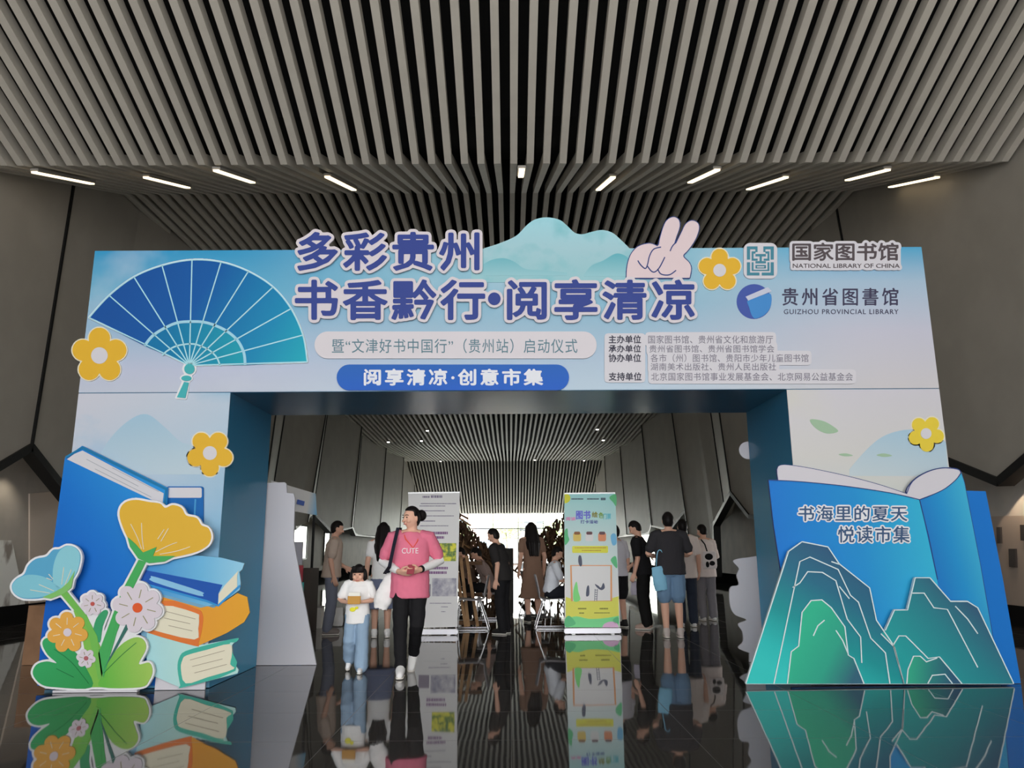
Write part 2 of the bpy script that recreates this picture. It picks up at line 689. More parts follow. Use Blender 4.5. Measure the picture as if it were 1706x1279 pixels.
for side, X, sg in (('left', XL, 1), ('right', XR, -1)):
    ys = sorted({s[0] for s in SEAM} | {q[0] for q in BOT[side]} | {14.3})
    bm = bmesh.new()
    fr, bk = [], []
    for y in ys:
        off, lean = seam_at(y)
        if side == 'right': off = -max(0, min(.45, (14.3 - y) * .065)) if y < 14.3 else off
        zb = bot_at(side, y)
        x = X + sg * off
        fr.append((bm.verts.new((x, y, zb)), bm.verts.new((x, y + lean, ZT))))
        bk.append((bm.verts.new((x - sg * 0.2, y, zb)), bm.verts.new((x - sg * 0.2, y + lean, ZT))))
    for i in range(len(ys) - 1):
        bm.faces.new((fr[i][0], fr[i + 1][0], fr[i + 1][1], fr[i][1]))
        bm.faces.new((bk[i][1], bk[i + 1][1], bk[i + 1][0], bk[i][0]))
        bm.faces.new((fr[i][0], bk[i][0], bk[i + 1][0], fr[i + 1][0]))
    struct('wall_' + side, bm, mwall)
    bm = bmesh.new()
    xa, xb = sorted((X - sg * 0.9, X - sg * 1.1))
    box(bm, xa, xb, -8.5, 65.5, 0, 9.6)
    struct('wall_' + side + '_recess', bm, mlow)
    # black edge along the folded hem and in the joints
    bm = bmesh.new()
    for a, c in zip(BOT[side], BOT[side][1:]):
        oa, oc = ((-max(0, min(.45, (14.3 - q) * .065)) if side == 'right' and q < 14.3 else seam_at(q)[0]) for q in (a[0], c[0]))
        obox(bm, (X + sg * (oa - 0.08), a[0], a[1] - 0.02), (X + sg * (oc - 0.08), c[0], c[1] - 0.02), 0.24, 0.13, Vector((1, 0, 0)))
    struct('trim_1' if side == 'left' else 'trim_2', bm, mblack)
    bm = bmesh.new()
    for y, off, lean in [q for q in SEAM[2:-1] if q[0] != 14.3]:
        if side == 'right' and y < 14: y, off, lean = 14.3, 0, 1.0
        x = X + sg * (off + 0.004)
        obox(bm, (x, y, bot_at(side, y)), (x, y + lean, ZT), 0.05, 0.06, Vector((0, 1, 0)))
    struct('trim_3' if side == 'left' else 'trim_4', bm, mblack)
    bm = bmesh.new()
    xa, xb = sorted((X - sg * 0.9, X - sg * 0.82))
    box(bm, xa, xb, -8.5, 65.5, 0, 0.32)
    struct('baseboard_' + side, bm, mat('baseboard_black', (0.012, 0.012, 0.012, 1), 1.0, spec=0.0))

# narrow daylight windows in the recessed walls, plus two added for fill light
mbright = mat('added_fill_pane', (1.0, 0.98, 0.94, 1), 0.3, emit=6.0)
mpane = mat('daylit_pane', (0.95, 1.0, 0.88, 1), 0.3, emit=2.4)
WIN = [('left', 31.2, 33.2, 0.9, 2.2), ('left', 36.4, 37.4, 0.6, 2.0), ('right', 21.4, 22.6, 0.35, 2.2), ('right', 31.6, 33.4, 0.5, 2.45), ('right', 42.5, 47.0, 0.1, 2.3), ('right', 14.6, 17.0, 0.3, 2.1), ('left', 15.2, 17.4, 0.3, 2.1)]  # last two are invented, hidden behind the arch pillars to brighten the people
for k, (side, y0, y1, z0, z1) in enumerate(WIN):
    X, sg = (XL, 1) if side == 'left' else (XR, -1)
    x = X - sg * 0.89
    bm = bmesh.new()
    for a, c, zz0, zz1 in ((y0 - .06, y0, z0 - .06, z1 + .06), (y1, y1 + .06, z0 - .06, z1 + .06), (y0, y1, z0 - .06, z0), (y0, y1, z1, z1 + .06)):
        box(bm, min(x, x + sg * .06), max(x, x + sg * .06), a, c, zz0, zz1)
    o = struct('window_%d' % (k + 2), bm, mblack)
    bm = bmesh.new()
    box(bm, min(x, x + sg * .02), max(x, x + sg * .02), y0, y1, z0, z1)
    bmesh_obj('pane', bm, mbright if k > 4 else mpane, o)

# glazed far end
mal = mat('grey_aluminium', (0.6, 0.61, 0.62, 1), 0.35, 0.4)
bm = bmesh.new()
for i in range(8):
    x = XL + (XR - XL) * i / 7
    box(bm, x - 0.03, x + 0.03, 65.3, 65.42, 0, 4.3)
for z in (0.05, 2.9, 4.2):
    box(bm, XL, XR, 65.3, 65.42, z - 0.04, z + 0.04)
wf = struct('window_1', bm, mal)
mg = bpy.data.materials.new('clear_glass')
mg.use_nodes = True
nt = mg.node_tree
for n in list(nt.nodes): nt.nodes.remove(n)
out = N(mg, 'ShaderNodeOutputMaterial')
tr = N(mg, 'ShaderNodeBsdfTransparent')
tr.inputs[0].default_value = (0.95, 0.97, 0.96, 1)
gl = N(mg, 'ShaderNodeBsdfGlossy')
gl.inputs['Roughness'].default_value = 0.03
mx = N(mg, 'ShaderNodeMixShader')
mx.inputs[0].default_value = 0.06
L(mg, tr.outputs[0], mx.inputs[1])
L(mg, gl.outputs[0], mx.inputs[2])
L(mg, mx.outputs[0], out.inputs[0])
bm = bmesh.new()
box(bm, XL, XR, 65.35, 65.37, 0.05, 4.2)
bmesh_obj('pane', bm, mg, wf)
bm = bmesh.new()
box(bm, XL - 1.1, XR + 1.1, 65.3, 65.6, 4.2, 9)
struct('wall_back', bm, mlow)

# outside: paved ground, flats, trees
bm = bmesh.new()
box(bm, -120, 120, 65.7, 260, -0.25, -0.02)
struct('ground_outside', bm, speckle('pale_paving', (0.5, 0.5, 0.47, 1), (0.42, 0.42, 0.4, 1), 2, 0.8))


def flats(x, y, w, h, dp, floors, bays, col, label):
    t = thing('apartment_block', label, 'building', (x, y, 0))
    bm = bmesh.new()
    box(bm, x - w / 2, x + w / 2, y, y + dp, 0, h)
    bmesh_obj('wall', bm, mat('render_%d' % int(x), col, 0.8), t)
    bm = bmesh.new()
    box(bm, x - w / 2 - .3, x + w / 2 + .3, y - .3, y + dp + .3, h, h + .6)
    bmesh_obj('roof', bm, mat('roof_slab', (0.6, 0.58, 0.55, 1), 0.8), t)
    for i in range(floors):
        for j in range(bays):
            bm = bmesh.new()
            cx = x - w / 2 + w * (j + .5) / bays
            cz = 1.2 + (h - 1.5) * i / floors
            box(bm, cx - w / bays * .3, cx + w / bays * .3, y - 0.08, y, cz, cz + h / floors * .5)
            bmesh_obj('window', bm, mat('flat_window', (0.25, 0.3, 0.34, 1), 0.2), t)


flats(-5.5, 112, 13, 15, 10, 5, 4, (0.75, 0.52, 0.45, 1), 'pinkish apartment block far outside the glazed end')
flats(6.5, 128, 11, 22, 10, 7, 4, (0.85, 0.85, 0.83, 1), 'tall white apartment block far outside the glazed end')
mleaf = speckle('pale_leaf', (0.5, 0.62, 0.3, 1), (0.66, 0.76, 0.42, 1), 4, 0.7)
mbark = speckle('bark', (0.2, 0.15, 0.1, 1), (0.13, 0.1, 0.07, 1), 6, 0.9)
rnd = random.Random(4)
for x, y, h, lab in ((-0.4, 80, 5.2, 'leafy green tree outside the middle of the glazed end'), (4.6, 84, 4.6, 'leafy green tree outside, right of the middle one'),
                     (-5.6, 86, 4.4, 'leafy green tree outside in front of the pinkish block')):
    t = thing('leafy_tree', lab, 'tree', (x, y, 0), group='trees outside the glazed end')
    bm = bmesh.new()
    tube(bm, [(x, y, 0), (x + .05, y, h * .3), (x - .05, y, h * .6)], [.14, .11, .06])
    bmesh_obj('trunk', bm, mbark, t, True)
    bm = bmesh.new()
    for k in range(700):
        d = Vector((rnd.gauss(0, 1), rnd.gauss(0, 1), rnd.gauss(0, 1))).normalized() * (rnd.random() ** 0.45)
        c = Vector((x + d.x * h * .36, y + d.y * h * .36, h * .64 + d.z * h * .34))
        q = Matrix.Rotation(rnd.random() * 6, 3, Vector((rnd.random(), rnd.random(), rnd.random() + .1)))
        s = 0.2 + rnd.random() * .15
        bm.faces.new([bm.verts.new(c + q @ Vector(e) * s) for e in ((-.5, 0, 0), (0, .3, 0), (.6, 0, .06), (0, -.3, 0))])
    bmesh_obj('crown', bm, mleaf, t)

# ceiling lamps: strips on the rising fold
mstrip = mat('lamp_strip', (1.0, 0.8, 0.52, 1), 0.4, emit=1.9)
mhouse = mat('lamp_housing', (0.3, 0.29, 0.27, 1), 0.5)
pa, pb = Vector((0, 10.1, 6.62)), Vector((0, 14.3, 8.22))
nB = (pb - pa).cross(Vector((1, 0, 0))).normalized()


def on_fold(u, v):
    d = ray(u, v)
    return CAM + d * ((pa - CAM).dot(nB) / d.dot(nB))


STR = [((58, 279), (154, 299), 'outermost beside the left wall'), ((240, 288), (317, 306), 'second from the left wall'), ((360, 276), (422, 297), 'third from the left wall'),
       ((548, 287), (588, 310), 'fourth from the left wall'), ((869, 274), (868, 287), 'short bright one in the middle of the fold'), ((1019, 288), (998, 310), 'first one right of the middle'),
       ((1196, 275), (1148, 297), 'fourth from the right wall'), ((1308, 288), (1247, 309), 'third from the right wall'), ((1486, 275), (1404, 293), 'second from the right wall'),
       ((1566, 288), (1478, 305), 'outermost beside the right wall')]
for a, c, w in STR:
    A, B = on_fold(*a), on_fold(*c)
    x = (A.x + B.x) / 2
    A = Vector((x, A.y, A.z - .04)); B = Vector((x, B.y, B.z - .04))
    t = thing('strip_light', 'slim glowing ceiling strip light, ' + w, 'ceiling light', (x, A.y, A.z), group='strip lights on the rising ceiling fold')
    dn = Vector((0, 0, -1))
    bm = bmesh.new()
    obox(bm, A, B, 0.12, 0.05)
    bmesh_obj('housing', bm, mhouse, t)
    bm = bmesh.new()
    obox(bm, A + dn * .035, B + dn * .035, 0.085, 0.03)
    bmesh_obj('diffuser', bm, mstrip, t)
mspot = mat('spot_lens', (1, 0.95, 0.85, 1), 0.4, emit=6.0)
SPOT = [(712, 717, 'left pair of the nearest row'), (647, 736, 'outer left of the second row'), (702, 734, 'inner left of the second row'), (995, 715, 'right one of the nearest row'),
        (1005, 733, 'inner right of the second row'), (1062, 733, 'outer right of the second row'), (734, 768, 'left one on the far ridge'), (891, 766, 'middle one on the far ridge'), (973, 767, 'right one on the far ridge')]
for u, v, w in SPOT:
    y = 20.0
    d = ray(u, v)
    for k in range(4000):
        y = 20 + k * .01
        p = CAM + d * (y / d.y)
        if p.z > ceil_z(y) - .06: break
    t = thing('spotlight', 'tiny bright ceiling spotlight, ' + w, 'ceiling light', p, group='spotlights in the far ceiling')
    bm = bmesh.new()
    tube(bm, [p + Vector((0, 0, .25)), p], .09, 10)
    bmesh_obj('can', bm, mhouse, t)
    bm = bmesh.new()
    tube(bm, [p, p + Vector((0, 0, -.03))], .07, 10)
    bmesh_obj('lens', bm, mspot, t)

# ================================================================== EVENT ARCH
YG, YB = 7.43, 8.75
xl = (P(158.5, 418, YG).x + P(122, 743, YG).x) / 2
xr = (P(1533.8, 412, YG).x + P(1580, 770, YG).x) / 2
xil = (P(385, 652, YG).x + P(348, 1146, YG).x) / 2
xir = (P(1310, 649, YG).x + P(1321, 774, YG).x) / 2
zt = P(853, 415, YG).z
zo = P(853, 651, YG).z
arch = thing('event_arch', 'large pale blue printed event arch with Chinese lettering across the hall', 'arch', ((xl + xr) / 2, YG, 0))
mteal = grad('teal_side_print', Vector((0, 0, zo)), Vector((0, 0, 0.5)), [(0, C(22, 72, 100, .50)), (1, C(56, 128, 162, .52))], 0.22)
WHITE = mat('white_board', C(210, 209, 216), 0.5)
EDGE = mat('outline_white', C(228, 230, 234), 0.5)
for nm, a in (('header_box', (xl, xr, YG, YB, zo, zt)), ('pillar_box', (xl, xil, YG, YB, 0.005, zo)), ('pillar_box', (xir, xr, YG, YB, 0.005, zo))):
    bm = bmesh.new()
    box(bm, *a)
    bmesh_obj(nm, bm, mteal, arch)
# printed fronts
mh = mat('header_print', C(190, 196, 212), 0.45)
bs = mh.node_tree.nodes['Principled BSDF']
fz = axis_fac(mh, Vector((0, 0, zt)), Vector((0, 0, zo)))
cl = ramp(mh, fz, [(0, C(56, 152, 200)), (.3, C(98, 172, 206)), (.6, C(160, 188, 214)), (.85, C(188, 196, 218)), (1, C(192, 200, 216))])
cm = ramp(mh, fz, [(0, C(150, 196, 212)), (.4, C(140, 186, 208)), (.75, C(172, 194, 214)), (1, C(186, 206, 222))])
cr = ramp(mh, fz, [(0, C(84, 168, 208)), (.25, C(168, 194, 216)), (.6, C(196, 198, 214)), (1, C(204, 202, 206))])
fx = axis_fac(mh, Vector((xl, 0, 0)), Vector((xr, 0, 0)))
r1 = N(mh, 'ShaderNodeMapRange', interpolation_type='SMOOTHSTEP'); r1.inputs[1].default_value, r1.inputs[2].default_value = .15, .45
r2 = N(mh, 'ShaderNodeMapRange', interpolation_type='SMOOTHSTEP'); r2.inputs[1].default_value, r2.inputs[2].default_value = .62, .95
L(mh, fx, r1.inputs[0]); L(mh, fx, r2.inputs[0])
ch = mixc(mh, r2.outputs[0], mixc(mh, r1.outputs[0], cl, cm), cr)
ch = mixc(mh, noise_fac(mh, 1.1, .58, 1.15), ch, C(214, 222, 232))
L(mh, ch, bs.inputs['Base Color'])
YP = YG - 0.008


def panel(name, x0, x1, z0, z1, m):
    bm = bmesh.new()
    box(bm, x0, x1, YP, YG, z0, z1)
    return bmesh_obj(name, bm, m, arch)


panel('header_print', xl, xr, zo + .004, zt, mh)
ml = mat('left_pillar_print', C(196, 202, 216), 0.45)
cA = ramp(ml, axis_fac(ml, Vector((xl, 0, zo)), Vector((xil, 0, 0.6))), [(0, C(202, 204, 216)), (.45, C(178, 200, 218)), (1, C(96, 172, 214))])
cA = mixc(ml, noise_fac(ml, .9, .48, .68, 5, (1, 1, 1.6)), cA, C(140, 186, 214))
L(ml, cA, ml.node_tree.nodes['Principled BSDF'].inputs['Base Color'])
panel('pillar_print', xl, xil, 0.006, zo - .004, ml)
mr = mat('right_pillar_print', C(204, 204, 204), 0.45)
cB = ramp(mr, axis_fac(mr, Vector((0, 0, zo)), Vector((0, 0, 1.4))), [(0, C(204, 203, 212)), (.5, C(206, 206, 204)), (1, C(196, 208, 210))])
cB = mixc(mr, noise_fac(mr, .7, .5, .75), cB, C(210, 210, 190))
L(mr, cB, mr.node_tree.nodes['Principled BSDF'].inputs['Base Color'])
panel('pillar_print', xir, xr, 0.006, zo - .004, mr)


def c3(x, y): return (100 + x / 3.412, 350 + y / 3.412)
def c5(x, y): return (800 + x / 3.9976, 340 + y / 3.9976)
def c6(x, y): return (1150 + x / 3.791, 380 + y / 3.791)
def c7(x, y): return (x / 2.7803, 700 + y / 2.7803)
def c8(x, y): return (1220 + x / 2.6646, 680 + y / 2.6646)
def M(f, *pts): return [f(*p) for p in pts]


Y1, Y2, Y3 = YG - .026, YG - .030, YG - .034
# folding fan
LINE = mat('pale_fan_line', C(172, 224, 236), 0.45)
ctr = c3(735, 882)
outer = M(c3, (165, 610), (280, 485), (420, 380), (580, 315), (750, 283), (915, 295), (1070, 348), (1210, 437), (1312, 560), (1380, 710), (1405, 862))
mid_ = M(c3, (480, 770), (525, 715), (590, 672), (665, 640), (740, 633), (815, 636), (885, 656), (955, 692), (1010, 742), (1045, 812), (1052, 880))
inn = M(c3, (580, 825), (608, 800), (650, 776), (690, 765), (735, 760), (770, 762), (800, 772), (840, 790), (872, 815), (895, 845), (910, 885))
arc = spline(outer, 6, False)
fan_sil = arc + [ctr]
grown_board('fan_board', [fan_sil, circ(*c3(735, 902), 10), circ(*c3(718, 955), 9, ry=5), M(c3, (705, 960), (735, 960), (714, 1070), (660, 1066))], 1.8, Y1 + .004, EDGE, arch, .014)
mfan = grad('fan_blue', P(*outer[2], Y1), P(*outer[-1], Y1), [(0, C(28, 84, 160)), (.35, C(24, 92, 166)), (.75, C(28, 138, 184)), (1, C(34, 170, 190))])
mfan2 = grad('fan_teal', P(*inn[0], Y1), P(*mid_[-1], Y1), [(0, C(24, 118, 170)), (1, C(34, 160, 180))])
marc = spline(mid_, 6, False)
board('fan_leaf', arc + marc[::-1], Y1, mfan, arch)
board('fan_sticks', marc + [ctr], Y1, mfan2, arch)
strokes('fan_rib', [[ctr, o] for o in outer] + [arc], 2.0, Y2, LINE, arch)
strokes('fan_band', [marc], 4.6, Y2, mat('pale_band', C(160, 212, 232), .45), arch)
strokes('fan_band', [spline(inn, 5, False)], 2.6, Y2, LINE, arch)
mtas = mat('tassel_teal', C(72, 176, 182), .5)
board('tassel_knob', circ(*c3(735, 902), 8.5), Y3, mtas, arch)
board('tassel_bead', circ(*c3(718, 955), 8.5, ry=4.6), Y3, mtas, arch)
board('tassel', M(c3, (705, 975), (732, 980), (712, 1068), (664, 1063)), Y3, mtas, arch)

YEL = mat('flower_yellow', C(224, 178, 56), .5)
PALE = mat('outline_cream', C(226, 220, 196), .5)


def flower(cx, cy, r, rot, Y, parent, m=YEL, n=5, edge=2.2, cen=None, cr_=.30, rim=PALE, pr=.385, pd=.625, board_=True):
    pet = [circ(cx + r * pd * math.cos(rad(rot + 360 / n * k)), cy - r * pd * math.sin(rad(rot + 360 / n * k)), r * pr, 22) for k in range(n)]
    pet.append(circ(cx, cy, r * .45))
    if board_: grown_board('flower_board', pet, edge, Y + .004, rim, parent, .014)
    grown_board('flower_petals', pet, 0.1, Y, m, parent, .004)
    board('flower_centre', circ(cx, cy, r * cr_), Y - .004, cen or WHITE, parent)


flower(165.5, 592, 46, 90, Y1, arch)
flower(349.5, 754.5, 38.5, 126, YG - .014, arch)
flower(1199, 450, 35.5, 90, Y1, arch)
flower(1543, 722, 30, 130, YG - .014, arch, mat('flower_lemon', C(226, 202, 70), .5))

# painted mountain rising above the header
mt = M(c5, (-60, 340), (10, 300), (130, 260), (240, 210), (310, 140), (370, 100), (450, 88), (530, 105), (580, 145), (630, 190), (680, 200), (740, 185), (810, 172), (880, 190), (940, 240), (1005, 305), (1060, 370))
mmt = mat('mountain_print', C(150, 200, 212), .5)
cM = ramp(mmt, axis_fac(mmt, P(900, 360, YG), P(900, 470, YG)), [(0, C(160, 214, 226)), (.5, C(164, 204, 214)), (1, C(150, 198, 206))])
cM = mixc(mmt, noise_fac(mmt, 3.5, .5, .8), cM, C(120, 190, 200))
L(mmt, cM, mmt.node_tree.nodes['Principled BSDF'].inputs['Base Color'])
board('mountain_cutout', spline(mt, 5, False) + [c5(1060, 520), c5(-60, 520)], YG - .016, mmt, arch, .014)
mhz = grad('hill_wash', P(900, 425, YG), P(900, 470, YG), [(0, C(104, 180, 194)), (1, C(160, 204, 212))])
board('hill_print', spline(M(c5, (20, 400), (80, 370), (160, 360), (230, 385), (300, 430), (420, 440), (580, 455)), 5, False) + [c5(580, 475), c5(20, 475)], YG - .019, mhz, arch, .003)
board('hill_print', spline(M(c5, (690, 470), (740, 410), (820, 375), (900, 330), (960, 340), (1010, 380)), 5, False) + [c5(1010, 480), c5(690, 480)], YG - .019, mhz, arch, .003)
# victory hand
hnd = spline(M(c5, (975, 490), (978, 430), (990, 370), (1015, 318), (1060, 278), (1130, 262), (1180, 280)), 4, False) + \
    spline(M(c5, (1190, 270), (1200, 220), (1225, 140), (1250, 102), (1290, 86), (1322, 105), (1328, 150), (1305, 220), (1292, 262)), 4, False) + \
    spline(M(c5, (1305, 262), (1340, 190), (1370, 132), (1410, 110), (1448, 126), (1456, 168), (1430, 240), (1385, 305), (1352, 345), (1392, 390), (1405, 430), (1395, 490)), 4, False)
NAVY = mat('navy_line', C(52, 70, 128), .5)
SKINP = mat('printed_skin', C(222, 204, 208), .5)
grown_board('hand_board', [hnd], 1.5, YG - .024, NAVY, arch, .014)
board('hand_print', hnd, YG - .028, SKINP, arch)
strokes('hand_line', [M(c5, (1050, 375), (1070, 405), (1100, 428), (1115, 400), (1128, 345), (1155, 300), (1205, 285)), M(c5, (1112, 410), (1140, 445), (1165, 450), (1195, 420), (1230, 352)),
                      M(c5, (1182, 430), (1205, 465), (1260, 470), (1305, 440)), M(c5, (1265, 312), (1280, 280), (1300, 258))], 1.8, YG - .031, NAVY, arch, .003, True)
# title
TIT = mat('title_blue', C(58, 74, 146), .5)
TW = mat('title_white', C(214, 208, 214), .5)
T1 = lettering('title_lettering', '多彩贵州', (495, 386, 799, 451), YG - .052, TIT, arch, .024, .004, 1.16)[1]
T2 = lettering('title_lettering', '书香黔行·阅享清凉', (491, 465, 1158, 533), YG - .052, TIT, arch, .024, .004, 1.12)[1]
grown_board('title_board', T1, 5.2, YG - .047, TW, arch, .02)
board('title_dot', circ(823.5, 497.5, 10.5), YG - .053, TIT, arch)
grown_board('title_board', T2 + [circ(823.5, 497.5, 10)], 5.2, YG - .046, TW, arch, .02)
# pills
board('subtitle_plate', rrect(524, 552, 994, 597, 22), YG - .028, mat('plate_white', C(214, 210, 216), .45), arch, .02)
GRT = mat('grey_teal_ink', C(96, 132, 146), .5)
lettering('subtitle_lettering', '暨“文津好书中国行”（贵州站）启动仪式', (553, 564, 962, 588), YG - .032, GRT, arch, .006, .004, 1.1)
board('market_plate', rrect(561, 607, 948, 650, 21), YG - .028, grad('plate_blue', P(700, 607, YG), P(700, 650, YG), [(0, C(44, 102, 186)), (1, C(40, 98, 196))]), arch, .02)
lettering('market_lettering', '阅享清凉·创意市集', (606, 614, 905, 642), YG - .032, mat('lettering_white', C(226, 230, 238), .5), arch, .024, .004, 1.22)
# organisers
INK = mat('dark_ink', C(70, 70, 84), .5)
INK2 = mat('grey_ink', C(128, 126, 140), .5)
rows = [(1080, 558, 1288, 572, '国家图书馆、贵州省文化和旅游厅'), (1082, 574, 1290, 587, '贵州省图书馆、贵州省图书馆学会'), (1084, 589, 1347, 603, '各市（州）图书馆、贵阳市少年儿童图书馆'),
        (1084, 604, 1293, 617, '湖南美术出版社、贵州人民出版社'), (1085, 620, 1421, 634, '北京国家图书馆事业发展基金会、北京网易公益基金会')]
heads = [(1014, 558, 1068, 572, '主办单位'), (1014, 574, 1068, 587, '承办单位'), (1014, 589, 1068, 603, '协办单位'), (1014, 620, 1069, 634, '支持单位')]
grown_board('organiser_plate', [[(a, y0), (c, y0), (c, y1), (a, y1)] for a, y0, c, y1, _ in rows] + [[(1012, 560), (1070, 560), (1070, 632), (1012, 632)]], 5.2, YG - .022, WHITE, arch, .012)
for a, y0, c, y1, s in rows: lettering('organiser_lettering', s, (a, y0 + .5, c, y1), YG - .025, INK2, arch, .004, .003, 1.06)
for a, y0, c, y1, s in heads: lettering('heading_lettering', s, (a, y0, c, y1), YG - .025, INK, arch, .018, .003)
# square emblem and library name
board('emblem_plate', rrect(1239, 404.5, 1295, 464, 11), YG - .028, WHITE, arch, .02)
ET = mat('emblem_teal', C(74, 136, 156), .5)


def bars(name, f, rects, Y, m, parent):
    bm = bmesh.new()
    for x0, y0, x1, y1 in rects:
        extrude_loop(bm, [P(*f(*q), Y) for q in ((x0, y0), (x1, y0), (x1, y1), (x0, y1))], .003)
    return bmesh_obj(name, bm, m, parent)


bars('emblem_mark', c6, [(358, 115, 425, 133), (462, 115, 528, 133), (358, 133, 378, 198), (508, 133, 528, 198), (358, 215, 378, 298), (508, 215, 528, 298), (378, 280, 437, 298), (452, 280, 508, 298),
                         (412, 133, 425, 150), (462, 133, 475, 150), (388, 146, 412, 160), (475, 146, 500, 160), (388, 160, 400, 205), (488, 160, 500, 205),
                         (412, 163, 478, 178), (438, 178, 452, 208), (400, 192, 426, 205), (464, 192, 488, 205), (412, 208, 478, 222), (388, 215, 400, 262), (488, 215, 500, 262), (388, 262, 500, 270), (412, 232, 478, 240), (412, 240, 422, 254), (468, 240, 478, 254), (412, 248, 478, 254)], YG - .032, ET, arch)
t3 = lettering('library_lettering', '国家图书馆', (1320, 404, 1497, 434), YG - .036, mat('brown_ink', C(88, 80, 84), .5), arch, .016, .004)[1]
t4 = lettering('library_lettering', 'NATIONAL LIBRARY OF CHINA', (1321, 439, 1499, 446), YG - .036, MATS['brown_ink'], arch, .004, .004)[1]
grown_board('library_plate', t3 + t4 + [[(1322, 410), (1496, 410), (1496, 444), (1322, 444)]], 4.6, YG - .031, WHITE, arch, .02)
# round logo and provincial library name
board('logo_disc', circ(*c6(403, 463), 29, 36), YG - .012, mat('logo_violet', C(72, 92, 168), .5), arch, .004)
board('logo_page', spline(M(c6, (362, 455), (430, 432), (500, 412), (514, 445), (505, 500), (470, 545), (418, 569), (392, 556), (372, 500)), 4), YG - .015, mat('logo_blue', C(72, 140, 206), .5), arch, .003)
board('logo_spine', M(c6, (350, 432), (490, 372), (515, 398), (366, 457)), YG - .018, mat('logo_pale', C(196, 202, 220), .5), arch, .003)
lettering('library_lettering', '贵州省图書馆', (1303, 479, 1497, 509), YG - .012, mat('violet_ink', C(70, 68, 92), .5), arch, .013, .004, 1.28)
lettering('library_lettering', 'GUIZHOU PROVINCIAL LIBRARY', (1306, 515, 1497, 523), YG - .012, MATS['violet_ink'], arch, .008, .004, 1.15)
# prints on the right pillar
mgl = mat('leaf_print', C(158, 188, 160), .5)
board('leaf_print', spline(M(c8, (345, 50), (400, 55), (445, 78), (470, 103), (420, 112), (370, 88)), 4), YG - .011, mgl, arch, .003)
board('leaf_print', spline(M(c8, (472, 204), (505, 200), (536, 210), (500, 213)), 4), YG - .011, mgl, arch, .003)
board('leaf_print', spline(M(c8, (640, 208), (672, 200), (710, 210), (675, 216)), 4), YG - .011, mgl, arch, .003)
mhl = grad('pale_hill_print', P(1500, 715, YG), P(1500, 830, YG), [(0, C(164, 196, 216)), (1, C(200, 210, 212))])
board('hill_print', spline(M(c8, (520, 270), (590, 190), (660, 130), (740, 100), (820, 96), (900, 120), (948, 150)), 5, False) + [c8(960, 300), c8(520, 300)], YG - .010, mhl, arch, .002)
board('hill_print', spline([(150, 790), (180, 735), (215, 700), (245, 690), (275, 712), (300, 735), (330, 748), (365, 790)], 5, False), YG - .010, grad('pale_peak_print', P(250, 690, YG), P(250, 790, YG), [(0, C(160, 194, 216)), (1, C(186, 206, 218))]), arch, .002)
# round end of a decoration fixed to the back edge of the right pillar
pc = P(1246, 750, YB + .02)
bm = bmesh.new()
tube(bm, [pc, pc + Vector((0, .02, 0))], .1, 28)
bmesh_obj('round_decoration', bm, WHITE, arch)

# ================================================================== LEFT CUT-OUT BOARDS
YA = YG - .075
tb = thing('book_cutout_board', 'tall standing blue book cut-out leaning on the left arch pillar', 'display board', (P(190, 1140, YA).x, YA, 0))
cover = M(c7, (300, 175), (380, 118), (775, 312), (772, 400)) + [(277, 860), (262, 1142), (62, 1142), (68, 1063)]
board('book_board', cover, YA, grad('book_blue', P(90, 1000, YA), P(280, 860, YA), [(0, C(24, 96, 192)), (.5, C(28, 116, 206)), (1, C(44, 146, 218))]), tb, .03)
board('page_block', M(c7, (310, 180), (345, 155), (382, 140), (758, 338), (752, 392)), YA - .004, mat('page_white', C(210, 210, 216), .5), tb)
strokes('cover_edge', [M(c7, (304, 172), (380, 126), (768, 318), (762, 392))], 4.0, YA - .008, mat('cover_teal', C(36, 120, 168), .5), tb)
strokes('page_line', [M(c7, (400, 180), (640, 305)), M(c7, (440, 225), (700, 355)), M(c7, (520, 220), (735, 330))], .7, YA - .008, mat('page_grey', C(150, 160, 172), .5), tb)
sb = thing('book_cutout_board', 'small half-hidden blue book cut-out fixed to the left pillar behind the yellow flower', 'display board', (P(305, 850, YG).x, YG - .03, P(305, 876, YG).z))
board('book_board', rrect(277.5, 810, 338.5, 880, 4), YG - .03, mat('book_mid_blue', C(30, 104, 178), .5), sb, .018)
board('page_block', rrect(278.5, 812, 336, 829, 3), YG - .034, MATS['page_white'], sb)
strokes('spine_line', [M(c7, (905, 365), (900, 470))], 3.0, YG - .034, mat('book_light_blue', C(70, 150, 206), .5), sb)

YS = YG - .135
st = thing('book_stack_cutout', 'cut-out of three stacked books, blue on orange on mint, by the left pillar', 'display board', (P(330, 1130, YS).x, YS, 0))
CREAM = mat('page_cream', C(226, 222, 200), .5)
top_face = M(c7, (650, 690), (720, 640), (900, 625), (1020, 635), (1132, 662), (1122, 690), (1108, 702), (1115, 755), (1110, 785), (1060, 822), (990, 868), (750, 805), (640, 742))
org = M(c7, (740, 815), (930, 868), (1040, 840), (1100, 800), (1145, 818), (1157, 890), (1130, 935), (1050, 985), (910, 1048), (690, 985), (680, 960))
mint = M(c7, (680, 985), (760, 985), (905, 1045), (1105, 1008), (1075, 1040), (1080, 1120), (1105, 1155), (1100, 1172), (840, 1240), (680, 1170))
grown_board('stack_board', [top_face, org, mint, M(c7, (640, 700), (940, 640), (940, 1100), (660, 1100))], 0.2, YS, mat('stack_back', C(120, 170, 200), .5), st, .03)
bmx = bmesh.new()
pz = P(*c7(840, 1236), YS)
box(bmx, pz.x - .25, pz.x + .2, YS + .03, YS + .05, 0.004, pz.z + .5)
bmesh_obj('support_strut', bmx, WHITE, st)
y_ = YS - .004
